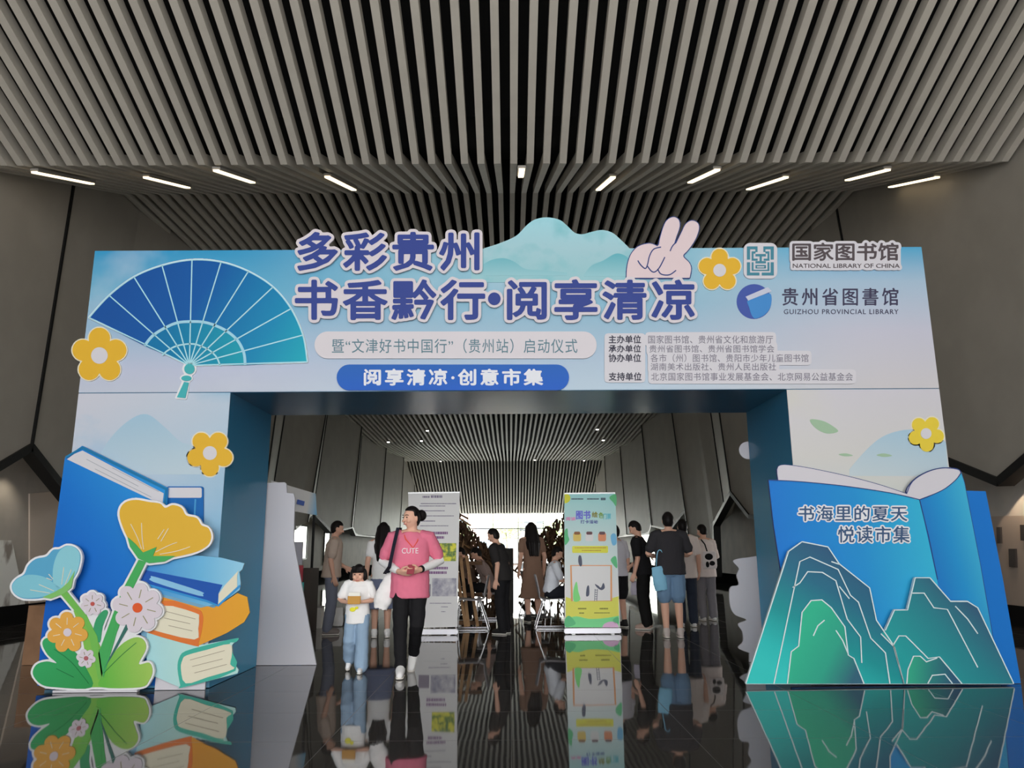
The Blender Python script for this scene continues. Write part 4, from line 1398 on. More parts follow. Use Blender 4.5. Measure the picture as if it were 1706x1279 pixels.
    if shoes:
        for sd_ in 'LR':
            a_, k_ = Vector(lg['a' + sd_]), Vector(lg['k' + sd_])
            dn = (a_ - k_).normalized()
            fw = Vector((0, -1, 0)) - dn * (Vector((0, -1, 0)).dot(dn))
            fw.normalize()
            hl = a_ + dn * .035 - fw * .02
            to = a_ + dn * .045 + fw * .155
            if a_.z < .13: hl.z, to.z = .045, .042
            bm = bmesh.new()
            limb(bm, [hl, a_ + dn * .02 + fw * .05, to], [.043, .05, .037])
            limb(bm, [a_ - dn * (.10 if 'boot' in shoes[1] else .02), a_ + dn * .01], [.05, .05])
            for v in bm.verts: v.co.z = max(v.co.z, .012)
            sh = finish('shoe', scale(bm), shoes[0], root, vox * .8, 3)
            bm = bmesh.new()
            limb(bm, [hl + dn * .027, to + dn * .022], [.047, .042])
            for v in bm.verts:
                base = min(hl.z, to.z) - .043
                if a_.z < .13: v.co.z = min(max(v.co.z, .004), .02)
            finish('sole', scale(bm), SOLE, sh, vox * .7, 2)
    return root, s, ar, U, hp, garment, rad(face)


def in_place(root, s, v):
    """a point of a figure's own layout, in the place"""
    return root.location + Matrix.Rotation(root.rotation_euler.z, 3, 'Z') @ (Vector(v) * s)


def cloth(name, r, g, b_, rough=.85, k=KP):
    return mat(name, C(r, g, b_, k), rough)


PINK = cloth('pink_jersey', 192, 104, 126)
BLK = mat('black_cloth', (0.015, 0.015, 0.017, 1), .8)
# woman walking through the arch
W0 = PF(680, 1124)
wr_ = person('woman in a loose pink shirt and black leggings with a bun, walking through the arch', (W0.x, W0.y, 0), 1.66, 4, head=(-48, 2),
             arms={'eR': (-.30, .07, 1.13), 'wR': (-.10, -.20, 1.03), 'eL': (.31, .07, 1.13), 'wL': (.11, -.20, 1.05),
                   'handR': ((.8, -.35, -.12), (.2, .6, .6), .9, 1), 'handL': ((-.8, -.35, -.15), (-.2, .6, .6), .9, -1)},
             legs={'kR': (-.085, -.12, .50), 'aR': (-.07, -.13, .09), 'kL': (.08, -.05, .50), 'aL': (.035, .30, .17)},
             vox=.0085, detail=True, build=1.06, top=(PINK, 'loose long'), low=(BLK, 'tight'), shoes=(SHW, 'boot'), hair='bun')
root, s, ar, U, hp, gar, _ = wr_
for sd_ in 'LR':
    bm = bmesh.new()
    E_, W_, S_ = (Vector(ar[x + sd_]) for x in 'ews')
    limb(bm, [E_.lerp(S_, .3), E_, E_.lerp(W_, .35), E_.lerp(W_, .88)], [.05, .049, .047, .037])
    bmesh.ops.scale(bm, vec=(s, s, s), verts=bm.verts)
    finish('arm_sleeve', bm, mat('sleeve_white', C(214, 212, 222, KP), .8), root, .0085, 3, .003)


def own_text(name, body, parent, s, w, h, c, m, tilt=0):
    me = text_mesh(body, 0.0)
    xs = [v.co.x for v in me.vertices]; ys = [v.co.y for v in me.vertices]
    bm = bmesh.new()
    bm.from_mesh(me)
    bpy.data.meshes.remove(me)
    for v in bm.verts:
        x = (v.co.x - min(xs)) / (max(xs) - min(xs)) - .5
        z = (v.co.y - min(ys)) / (max(ys) - min(ys)) - .5
        v.co = Vector((c[0] + x * w, c[1] + (x * 2) ** 2 * .014, c[2] + z * h)) * s
    r = bmesh.ops.extrude_face_region(bm, geom=bm.faces[:])
    bmesh.ops.translate(bm, vec=(0, .006, 0), verts=[v for v in r['geom'] if isinstance(v, bmesh.types.BMVert)])
    return bmesh_obj(name, bm, m, parent, local=True)


own_text('shirt_lettering', 'CUTE', gar, s, .17, .055, (.0, -.146, 1.24), mat('shirt_white', C(226, 206, 214, KP), .8))
bm = bmesh.new()
tube(bm, [Vector(q) * s for q in ((-.075, -.06, 1.425), (-.05, -.13, 1.36), (.03, -.152, 1.27), (.075, -.12, 1.34), (.08, -.05, 1.425))], .006 * s)
bmesh_obj('lanyard', bm, mat('lanyard_red', C(206, 84, 66, KP), .7), root, True, True)
bm = bmesh.new()
tube(bm, [Vector(ar['wL']).lerp(Vector(ar['eL']), q) * s for q in (.02, .1)], .036 * s, 12)
bmesh_obj('wristband', bm, BLK, root, True, True)
# phone between her hands
ph = in_place(root, s, (0.02, -.265, 1.055))
bm = bmesh.new()
box(bm, -.036, .036, -.075, .075, -.004, .004)
bmesh.ops.bevel(bm, geom=bm.edges[:], offset=.003, segments=2, affect='EDGES')
bmesh.ops.transform(bm, matrix=Matrix.Translation(ph) @ Matrix.Rotation(rad(35), 4, 'X'), verts=bm.verts)
top_mesh('phone', bm, mat('phone_case', C(150, 70, 80, KP), .3), 'small phone held in both hands of the woman in pink', 'phone')
# tote on her shoulder
tt = in_place(root, s, (-.31, .04, .64))
bag = thing('tote_bag', 'white cloth tote with a dark strap over the shoulder of the woman in pink', 'bag', tt)
bm = bmesh.new()
loft(bm, [(0, 0, .02, .05, .035), (0, 0, .0, .07, .05), (.01, 0, .12, .095, .06), (.03, 0, .26, .085, .05), (.05, 0, .38, .05, .03)])
bmesh.ops.rotate(bm, matrix=Matrix.Rotation(rad(12), 3, 'Y'), verts=bm.verts)
finish('bag_body', bm, cloth('tote_white', 212, 206, 206), bag, .01, 4, .01)
sh_ = in_place(root, s, (-.12, -.02, 1.475)) - tt
bm = bmesh.new()
f1_ = in_place(root, s, (-.165, -.165, 1.30)) - tt
f2_ = in_place(root, s, (-.205, -.175, 1.08)) - tt
b1_ = in_place(root, s, (-.16, .15, 1.30)) - tt
st_ = [Vector((.05, -.07, .36)), f2_, f1_, sh_ + Vector((-.01, -.06, .0)), sh_ + Vector((0, .05, 0)), b1_, Vector((.07, .03, .36))]
for a, c in zip(st_, st_[1:]): obox(bm, a, c, .034, .008, Vector((1, .15, 0)))
bmesh_obj('strap', bm, mat('strap_navy', (0.016, 0.017, 0.03, 1), .8), bag, local=True)
# little girl
K0 = PF(592, 1120)
JEAN = cloth('pale_denim', 126, 148, 170)
WT = cloth('white_tee', 214, 210, 216)
kr = person('small child with a black bob in an oversized white shirt and pale jeans, walking', (K0.x, K0.y, 0), 1.075, 0, head=(0, 4), child=True, build=1.05,
            arms={'eR': (-.30, -.02, 1.13), 'wR': (-.10, -.22, 1.10), 'eL': (.30, -.02, 1.13), 'wL': (.10, -.22, 1.11), 'handR': ((.8, -.4, .15), (.2, .6, .5), .9, 1), 'handL': ((-.8, -.4, .15), (-.2, .6, .5), .9, -1)},
            legs={'kL': (.10, -.05, .49), 'aL': (.10, -.06, .085), 'kR': (-.11, -.01, .50), 'aR': (-.14, .22, .19)},
            vox=.009, detail=True, top=(WT, 'loose long'), low=(JEAN, 'wide'), shoes=(SHW, 'low'), hair='bob')
root, s, ar, U, hp, gar, _ = kr
bm = bmesh.new()
ball(bm, Vector((-.05, -.158, .99)) * s, .05 * s, .008 * s, .035 * s, 12)
ball(bm, Vector((.015, -.162, 1.015)) * s, .03 * s, .008 * s, .022 * s, 10)
bmesh_obj('yellow_print', bm, cloth('print_yellow', 226, 204, 60), gar, True, True)
pk = in_place(root, s, (.0, -.31, 1.13))
pkt = thing('snack_packet', 'tan paper packet held in both hands of the small child', 'packet', pk)
bm = bmesh.new()
box(bm, -.065, .065, -.012, .012, -.03, .055)
bmesh.ops.bevel(bm, geom=bm.edges[:], offset=.006, segments=2, affect='EDGES')
bmesh_obj('packet_body', bm, cloth('kraft', 172, 130, 70), pkt, local=True)
bm = bmesh.new()
box(bm, -.055, .06, -.010, .010, .05, .085)
bmesh_obj('packet_top', bm, cloth('packet_pale', 226, 210, 200), pkt, local=True)


def at(u, v): return PF(u, v)


KB = .30
q = at(548, 1057)
r_ = person('young man in a beige shirt and grey trousers standing sideways, facing the right banner', (q.x, q.y, 0), 1.66, 100, bend=4, head=(8, 10), arms={'eR': (-.22, .02, 1.1), 'wR': (-.22, -.05, .86), 'eL': (.22, .0, 1.1), 'wL': (.18, -.2, 1.0)},
            top=(cloth('beige_shirt', 168, 152, 140), 'loose'), low=(cloth('grey_trousers', 104, 108, 122), 'straight'), shoes=(cloth('grey_shoe', 120, 112, 110), 'low'), hair='short')
q = at(628, 1062)
person('woman in a white top and blue-grey skirt, half hidden behind the woman in pink', (q.x + .05, q.y, 0), 1.62, 190, bend=3, top=(WT, 'short'), low=(cloth('grey_blue_skirt', 96, 104, 128), 'skirt'), shoes=(SHW, 'low'), hair='long')
q = at(838, 1056)
person('person in dark clothes standing by the left chairs with head bowed', (q.x, q.y, 0), 1.55, 250, bend=14, head=(0, 14), top=(mat('dark_tee', (0.03, 0.028, 0.028, 1), .8), 'loose'), low=(BLK, 'straight'), shoes=(SHB, 'low'), hair='short')
q = at(888, 1036)
person('woman with long hair in a brown dress, standing with her back turned', (q.x, q.y, 0), 1.68, 200, bend=3, head=(0, 5), top=(cloth('brown_dress', 118, 94, 80), 'dress'), shoes=(SHB, 'low'), hair='long')
q = at(920, 1049)
person('boy in a white shirt and dark shorts sitting on the right chair, reading', (q.x, q.y + .2, 0), 1.52, 90, bend=10, head=(0, 18), sit=True, arms={'eL': (.2, -.15, 1.12), 'wL': (.08, -.33, 1.18), 'eR': (-.2, -.15, 1.12), 'wR': (-.08, -.33, 1.18)},
       top=(cloth('pale_shirt', 196, 200, 214), 'loose'), low=(mat('navy_shorts', (0.02, 0.022, 0.03, 1), .8), 'shorts'), shoes=(SHB, 'low'), hair='short')
q = at(816, 1034)
person('seated person in a grey shirt leaning over beside the left wooden rack', (q.x, q.y + .2, 0), 1.6, 270, bend=24, head=(0, 15), sit=True, top=(cloth('grey_brown_shirt', 128, 112, 108), 'loose'), low=(BLK, 'straight'), shoes=(SHB, 'low'), hair='short')
q = at(780, 1020)
person('seated person in brown at the far left chairs, bent forward', (q.x, q.y + .9, 0), 1.6, 270, bend=20, head=(0, 15), sit=True, top=(cloth('umber_shirt', 92, 74, 64), 'loose'), low=(BLK, 'straight'), shoes=(SHB, 'low'), hair='short')
q = at(1036, 1052)
person('person in a pale shirt and dark shorts standing half behind the colourful banner', (q.x + .05, q.y + .6, 0), 1.6, 215, bend=4, top=(cloth('pale_grey_tee', 190, 188, 196), 'loose'), low=(BLK, 'shorts'), shoes=(SHB, 'low'), hair='short')
q = at(1076, 1048)
person('person in long black clothes bending over beside the colourful banner', (q.x, q.y, 0), 1.66, 250, bend=9, head=(0, 24), build=1.0, arms={'eL': (.22, -.02, 1.1), 'wL': (.2, -.12, .88), 'eR': (-.23, -.05, 1.1), 'wR': (-.18, -.25, 1.0)},
       top=(BLK, 'loose'), low=(mat('black_trousers', (0.012, 0.012, 0.012, 1), .85), 'straight'), shoes=(cloth('sandal_tan', 150, 130, 120), 'low'), hair='short')
q = at(1122, 1062)
r8 = person('broad man in a charcoal tee and denim shorts seen from behind', (q.x, q.y, 0), 1.73, 178, build=1.12, arms={'eL': (.29, -.06, 1.12), 'wL': (.22, -.28, 1.1), 'eR': (-.29, -.02, 1.12), 'wR': (-.2, -.25, 1.1)},
            top=(cloth('charcoal_tee', 48, 47, 50), 'loose'), low=(cloth('denim_shorts', 96, 122, 148), 'shorts'), shoes=(cloth('slipper_grey', 170, 160, 156), 'low'), hair='short')
q = at(1146, 1044)
person('person in a white printed tee and dark trousers, seen from behind', (q.x + .0, q.y, 0), 1.68, 176, bend=2, head=(0, 6), top=(cloth('ivory_tee', 204, 192, 186), 'loose long'), low=(mat('dark_jeans', C(44, 50, 62, KP), .85), 'straight'), shoes=(SHW, 'low'), hair='short')
q = at(1180, 1034)
r10 = person('person in a long-sleeved white top and grey trousers looking down, outermost right', (q.x, q.y, 0), 1.63, 188, bend=5, head=(20, 12), arms={'eL': (.24, -.06, 1.12), 'wL': (.16, -.26, 1.05), 'eR': (-.24, -.02, 1.12), 'wR': (-.16, -.25, 1.05)},
             top=(cloth('offwhite_top', 206, 196, 192), 'loose long sleeves'), low=(cloth('ash_trousers', 118, 116, 122), 'straight'), shoes=(SHW, 'low'), hair='short')


def sack(name, label, p, w, h, d, m, strap=None, tilt=0):
    t = thing(name, label, 'bag', p)
    bm = bmesh.new()
    loft(bm, [(0, 0, .01, w * .40, d * .35), (0, 0, 0, w * .44, d * .42), (0, 0, h * .4, w * .5, d * .5), (0, 0, h, w * .42, d * .22)], 16)
    bmesh.ops.rotate(bm, matrix=Matrix.Rotation(rad(tilt), 3, 'Y'), verts=bm.verts)
    finish('bag_body', bm, m, t, .011, 3, .006)
    if strap:
        bm = bmesh.new()
        pts = [Vector((-w * .3, 0, h)), Vector((-w * .15, 0, h + strap)), Vector((w * .15, 0, h + strap)), Vector((w * .3, 0, h))]
        tube(bm, spline([tuple(x) for x in pts], 4, False), .008, 6)
        bmesh_obj('strap', bm, m, t, True, True)
    return t


p8 = at(1122, 1062)
sack('shoulder_bag', 'light blue bag hanging at the left hip of the charcoal-tee man', Vector((P(1100, 985, p8.y).x, p8.y - .10, P(1100, 984, p8.y).z)), .2, .34, .1, cloth('bag_sky', 120, 170, 196), .2, -8)
p7 = at(1076, 1048)
sack('tote_bag', 'grey and white tote hanging beside the person in black clothes', Vector((P(1063, 992, p7.y).x, p7.y, P(1063, 992, p7.y).z)), .24, .22, .1, cloth('bag_grey', 150, 146, 158), .3)
p9 = at(1180, 1034)
bb = sack('crossbody_bag', 'white crossbody bag with black print on the back of the outermost right person', Vector((P(1183, 948, p9.y - .2).x, p9.y - .205, P(1183, 948, p9.y - .2).z)), .26, .30, .09, cloth('bag_white', 206, 200, 200))
bm = bmesh.new()
for cx, cz, rx, rz in ((-.02, .21, .07, .055), (.03, .10, .05, .04), (-.05, .08, .03, .05)):
    ball(bm, (cx, -.043, cz), rx, .012, rz, 12)
bmesh_obj('black_print', bm, BLK, bb, True, True)
bm = bmesh.new()
tube(bm, [(-.03, .0, .28), (-.06, .03, .42), (-.10, .12, .50)], .011, 6)
bmesh_obj('strap', bm, BLK, bb, True, True)
pb_ = at(555, 1046)
sack('paper_bag', 'white bag standing on the floor behind the man in beige', Vector((pb_.x, pb_.y + .25, 0)), .22, .3, .14, cloth('bag_paper', 214, 212, 212))
pb_ = at(519, 1048)
t = thing('carton', 'white printed carton on the floor under the stall sign', 'box', (pb_.x, pb_.y + .2, 0))
bm = bmesh.new()
box(bm, -.12, .12, -.1, .1, 0.002, .32)
bmesh_obj('carton_body', bm, cloth('carton_white', 200, 198, 194), t, local=True)
bm = bmesh.new()
box(bm, -.125, .125, -.105, .105, .32, .34)
bmesh_obj('lid', bm, cloth('carton_lid', 150, 148, 146), t, local=True)

# ================================================================== BANNERS, CHAIRS, RACKS, STALL
def banner(px, Y, label, name='rollup_banner'):
    (u0, v0), (u1, v1), (u2, v2), (u3, v3) = px      # tl, tr, br, bl
    base = P((u2 + u3) / 2, v2, Y)
    t = thing(name, label, 'banner', (base.x, Y, 0))
    x0, x1 = P(u3, v3, Y).x, P(u2, v2, Y).x
    bm = bmesh.new()
    box(bm, x0 - .01, x1 + .01, Y - .05, Y + .07, .012, .085)
    bmesh.ops.bevel(bm, geom=bm.edges[:], offset=.012, segments=2, affect='EDGES')
    bmesh_obj('base', bm, mat('banner_base', C(190, 190, 196, KP), .35, .3), t)
    for x in (x0 + .12, x1 - .12):
        bm = bmesh.new()
        box(bm, x - .025, x + .025, Y - .1, Y + .14, .002, .012)
        bmesh_obj('foot', bm, mal, t)
    bm = bmesh.new()
    tube(bm, [(base.x, Y + .03, .08), (base.x, Y + .03, P(u0, v0, Y).z - .02)], .009)
    bmesh_obj('pole', bm, mal, t)
    bm = bmesh.new()
    a, c = P(u0, v0, Y), P(u1, v1, Y)
    obox(bm, a + Vector((0, .008, 0)), c + Vector((0, .008, 0)), .02, .03, Vector((0, 0, 1)))
    bmesh_obj('top_rail', bm, mal, t)
    return t


def sheet(name, px, Y, m, t, th=.003, parent=None):
    return board(name, px, Y, m, parent or t, th)


KN = .50


def cn(name, r, g, b_, rough=.5): return mat(name, C(r, g, b_, KN), rough)


B1 = 11.75
t = banner([(680, 821), (766, 820), (762, 1046), (684, 1048)], B1, 'white roll-up banner with two photos, behind the woman in pink')
pan = sheet('print_panel', [(680, 821), (766, 820), (762, 1044), (684, 1046)], B1, cn('banner_white', 200, 198, 216), t)
d1 = lambda x, y: (680 + x / 4.92, 810 + y / 4.917)
y_ = B1 - .004
ink = cn('banner_ink', 96, 88, 110)


def dashes(name, rows_, m, pr, Y, seed, w0=1.4, gap=.9):
    """rows of tiny print too small to read"""
    rr_ = random.Random(seed)
    bm = bmesh.new()
    for u0, u1, v, h in rows_:
        u = u0
        while u < u1:
            w = w0 * (.5 + rr_.random())
            extrude_loop(bm, [P(*q, Y) for q in ((u, v), (min(u + w, u1), v), (min(u + w, u1), v + h), (u, v + h))], .002)
            u += w + gap * (.4 + .6 * rr_.random())
    return bmesh_obj(name, bm, m, pr)


dashes('small_print', [(704, 716, 826, 3), (718, 737, 825, 4)], ink, pan, y_, 1)
dashes('small_print', [(701, 760, 838, 1.3), (699, 742, 842, 1.3), (700, 741, 850, 1.3), (698, 756, 858.5, 1.3), (699, 725, 867, 1.5), (700, 747, 875, 1.3)], ink, pan, y_, 2, 1.2, .5)
dashes('heading_print', [(716, 746, 885.5, 4.2), (718, 740, 893, 4.2), (714, 746, 944, 4.2), (714, 744, 951.5, 4.2)], cn('banner_violet', 110, 84, 116), pan, y_, 3, 2.6, .7)
m_ = cn('photo_yellow', 200, 168, 70)
L(m_, mixc(m_, noise_fac(m_, 14, .42, .6), C(206, 178, 66, KN), C(84, 108, 66, KN)), m_.node_tree.nodes['Principled BSDF'].inputs['Base Color'])
sheet('photo_print', [d1(215, 465), d1(395, 465), d1(392, 612), d1(213, 612)], y_, m_, t, .002, pan)
m_ = cn('photo_crowd', 130, 130, 150)
L(m_, mixc(m_, noise_fac(m_, 9, .25, .75, 9), C(190, 180, 190, KN), C(84, 84, 112, KN)), m_.node_tree.nodes['Principled BSDF'].inputs['Base Color'])
sheet('photo_print', [d1(197, 752), d1(395, 752), d1(393, 900), d1(195, 900)], y_, m_, t, .002, pan)
sheet('photo_print', [d1(100, 800), d1(185, 800), d1(183, 900), d1(98, 900)], y_, cn('photo_grey', 118, 112, 124), t, .002, pan)
dashes('small_print', [(716, 752, 1004, 1.2), (735, 746, 1010, 1.2), (735, 742, 1018, 1.2)], ink, pan, y_, 5)

B2 = 11.75
t = banner([(940, 822), (1025, 821), (1033, 1046), (941, 1047)], B2, 'colourful roll-up banner with sky, meadow and cake pictures, right of the passage')
m_ = mat('banner_sky', C(150, 190, 216, KN), .5)
c_ = ramp(m_, axis_fac(m_, P(985, 822, B2), P(985, 1046, B2)), [(0, C(136, 182, 214, KN)), (.3, C(160, 196, 220, KN)), (.62, C(176, 200, 222, KN)), (.72, C(190, 206, 214, KN)), (1, C(178, 200, 190, KN))])
L(m_, c_, m_.node_tree.nodes['Principled BSDF'].inputs['Base Color'])
pan = sheet('print_panel', [(940, 822), (1025, 821), (1033, 1044), (941, 1045)], B2, m_, t)
d2 = lambda x, y: (930 + x / 4.92, 810 + y / 4.92)
GREENS = [cn('meadow_lime', 190, 196, 84), cn('meadow_green', 106, 180, 124), cn('bush_green', 84, 156, 110)]
y_ = B2 - .004
sheet('meadow_print', spline([d2(62, 905), d2(130, 925), d2(250, 940), d2(380, 930), d2(495, 900)], 4, False) + [d2(498, 1150), d2(60, 1150)], y_, GREENS[0], t, .002, pan)
sheet('meadow_print', spline([d2(60, 1085), d2(150, 1065), d2(250, 1085), d2(380, 1080), d2(498, 1060)], 4, False) + [d2(500, 1155), d2(58, 1155)], y_ - .003, GREENS[1], t, .002, pan)
sheet('pink_hill_print', spline([d2(360, 1155), d2(380, 1125), d2(430, 1108), d2(480, 1120), d2(499, 1155)], 4, False), y_ - .006, cn('hill_pink', 210, 150, 176), t, .002, pan)
sheet('sun_print', [d2(52, 62)] + spline([d2(80, 62), d2(98, 85), d2(95, 115), d2(72, 135), d2(52, 138)], 4, False), y_, cn('sun_yellow', 222, 208, 60), t, .002, pan)
for pts in ([(420, 95), (440, 72), (475, 70), (475, 160), (450, 130)], [(52, 370), (75, 345), (80, 400), (90, 440), (60, 480), (52, 460)], [(430, 600), (465, 570), (480, 600), (482, 670), (450, 640)], [(55, 1090), (85, 1060), (120, 1085), (140, 1130), (60, 1150)], [(450, 1090), (490, 1070), (497, 1120), (460, 1120)]):
    sheet('leaf_print', spline([d2(*p) for p in pts], 4), y_ - .006, GREENS[2], t, .002, pan)
sheet('blue_print', spline([d2(430, 410), d2(450, 385), d2(474, 400), d2(476, 470), d2(445, 480)], 4), y_ - .003, cn('blob_blue', 96, 150, 214), t, .002, pan)
sheet('yellow_bar', rrect(*d2(115, 488), *d2(408, 545), 2), y_ - .003, cn('bar_yellow', 222, 186, 70), t, .002, pan)
dashes('small_print', [d2(150, 502) + (0, 0)], ink, pan, y_, 1) if False else None
a0, a1 = d2(135, 500), d2(390, 500)
dashes('small_print', [(a0[0], a1[0], a0[1], 1.2), (a0[0] + 12, a1[0] - 8, a0[1] + 4.5, 1.2)], cn('ink_brown', 150, 110, 60), pan, y_ - .006, 9, 1.2, .5)
a0, a1 = d2(108, 98), d2(205, 98)
dashes('small_print', [(a0[0], a1[0], a0[1], 2), (978, 998, a0[1], 2), (1001, 1009, a0[1] - 1, 4)], cn('ink_teal', 70, 84, 96), pan, y_ - .003, 10, 1.4, .4)
for s_, bx, mm in (('阅读', (943, 861, 959, 867), cn('title_pink', 206, 130, 160)), ('图书', (959.5, 850, 984, 865), cn('title_violet', 96, 100, 176)), ('绘', (986, 852, 996, 862), cn('title_olive', 120, 120, 70)), ('色', (997, 853, 1006, 863), cn('title_green', 110, 140, 80)), ('门票', (1005, 855, 1018, 865), cn('title_sea', 96, 160, 170)),
                   ('打卡活动', (967, 866, 996, 872), cn('title_grey', 90, 104, 140))):
    lettering('title_lettering', s_, bx, y_ - .006, mm, pan, .03, .003)
for x, c1_, c2_ in ((155, (200, 160, 90), (120, 84, 60)), (255, (214, 190, 180), (90, 66, 70)), (360, (222, 120, 90), (90, 70, 74))):
    pu, pv = d2(x, 410)
    sheet('picture_print', rrect(pu - 6.5, pv - 6, pu + 6.5, pv + 8, 3), y_ - .003, cn('cake_%d' % x, *c1_), t, .002, pan)
    sheet('picture_print', rrect(pu - 5, pv - 8, pu + 5, pv - 3, 2), y_ - .006, cn('cake_top_%d' % x, *c2_), t, .002, pan)
fr_ = cn('frame_coral', 224, 130, 90)
sheet('frame_print', [d2(98, 645), d2(440, 645), d2(442, 940), d2(105, 940)], y_ - .006, fr_, t, .002, pan)
sheet('page_print', [d2(110, 652), d2(428, 652), d2(428, 935), d2(120, 940)], y_ - .009, cn('page_pale', 196, 202, 214), t, .002, pan)
sheet('plant_print', spline([d2(128, 940), d2(125, 850), d2(150, 780), d2(165, 860), d2(180, 930)], 4), y_ - .012, cn('plant_green', 110, 184, 110), t, .002, pan)
for pts in ([(228, 895), (235, 825), (252, 815), (255, 880), (245, 900)], [(300, 800), (330, 815), (350, 830), (370, 790), (382, 830), (355, 850), (320, 830)], [(168, 570), (188, 572), (196, 640), (180, 655), (165, 620)]):
    sheet('figure_print', spline([d2(*p) for p in pts], 3), y_ - .012, cn('figure_dark', 74, 78, 92), t, .002, pan)
strokes('ladder_print', [[d2(302, 840), d2(298, 940)], [d2(322, 840), d2(316, 940)]] + [[d2(301, 850 + 18 * k), d2(320, 850 + 18 * k)] for k in range(5)], .8, y_ - .012, MATS['figure_dark'], pan, .002)
dashes('small_print', [(963, 977, 1012.5, 2.2), (999, 1013, 1012.5, 2.2), (965, 973, 1020, 2), (990, 1016, 1020, 1.4)], cn('ink_olive', 110, 110, 60), pan, y_ - .006, 12, 1.6, .4)

# chairs: grey shells on bent chrome tube
mchrome = mat('chrome_tube', (0.62, 0.62, 0.64, 1), .22, .9)
mshell = mat('grey_shell', C(150, 148, 152, KP), .5)


def make_chair(label, loc, rz, group):
    t = thing('stacking_chair', label, 'chair', loc, rz, group)       # faces -y
    bm = bmesh.new()
    for k in range(9):
        pass
    n, mm = 9, 7
    g = [[None] * (mm + 1) for _ in range(n + 1)]
    prof = [(-.22, .455), (-.18, .462), (-.08, .455), (.04, .448), (.13, .452), (.185, .485), (.205, .56), (.225, .66), (.25, .77), (.262, .83)]
    for i, (y, z) in enumerate(prof):
        for j in range(mm + 1):
            f_ = j / mm * 2 - 1
            wd = .215 if i < 9 else .17
            g[i][j] = bm.verts.new((f_ * wd, y - (.025 * f_ * f_ if i > 5 else 0), z + (.012 * f_ * f_ if i < 5 else 0)))
    for i in range(n):
        for j in range(mm):
            bm.faces.new((g[i][j], g[i][j + 1], g[i + 1][j + 1], g[i + 1][j]))
    r = bmesh.ops.extrude_face_region(bm, geom=bm.faces[:])
    bmesh.ops.translate(bm, vec=(0, .008, -.012), verts=[v for v in r['geom'] if isinstance(v, bmesh.types.BMVert)])
    bmesh_obj('seat_shell', bm, mshell, t, True, True)
    for sx in (-1, 1):
        bm = bmesh.new()
        tube(bm, spline([(sx * .2, -.19, .44), (sx * .22, -.21, .40), (sx * .245, -.24, .03), (sx * .245, -.20, .013), (sx * .245, .20, .013), (sx * .245, .25, .03), (sx * .22, .12, .42), (sx * .2, .10, .44)], 4, False), .011)
        bmesh_obj('leg_frame', bm, mchrome, t, True, True)
    bm = bmesh.new()
    tube(bm, [(-.21, -.12, .435), (.21, -.12, .435)], .011)
    tube(bm, [(-.21, .10, .435), (.21, .10, .435)], .011)
    bmesh_obj('seat_bar', bm, mchrome, t, True, True)
    return t


def dup(root, loc, rz, label):
    r = root.copy()
    COL.objects.link(r)
    r.location, r.rotation_euler = loc, (0, 0, rz)
    r['label'] = label
    for ch in list(root.children):
        c = ch.copy()
        COL.objects.link(c)
        c.parent = r
    return r


def cpos(u, v, dx=0, dy=0):
    p = PF(u, v)
    return (p.x + dx, p.y + dy, 0)


c0 = make_chair('grey shell chair on chrome tube with its back to the passage, nearest on the left', cpos(790, 1050, -.03, .1), rad(-90), 'stacking chairs along the passage')
c0.rotation_euler.z = rad(-90)
dup(c0, cpos(816, 1034, 0, .2), rad(-90), 'grey shell chair just behind the nearest left chair')
dup(c0, cpos(780, 1020, 0, .9), rad(-90), 'grey shell chair under the person in brown, farthest left')
dup(c0, cpos(920, 1049, 0, .2), rad(90), 'grey shell chair under the seated boy, beside the colourful banner')
dup(c0, cpos(884, 1030, .1, .5), rad(100), 'grey shell chair behind the one the boy sits on')

# wooden display racks of slanting timber
mwood = speckle('raw_timber', C(96, 74, 56, KP), C(64, 48, 38, KP), 5, .7)
mwood2 = speckle('pale_timber', C(160, 128, 94, KP), C(130, 100, 72, KP), 5, .6)


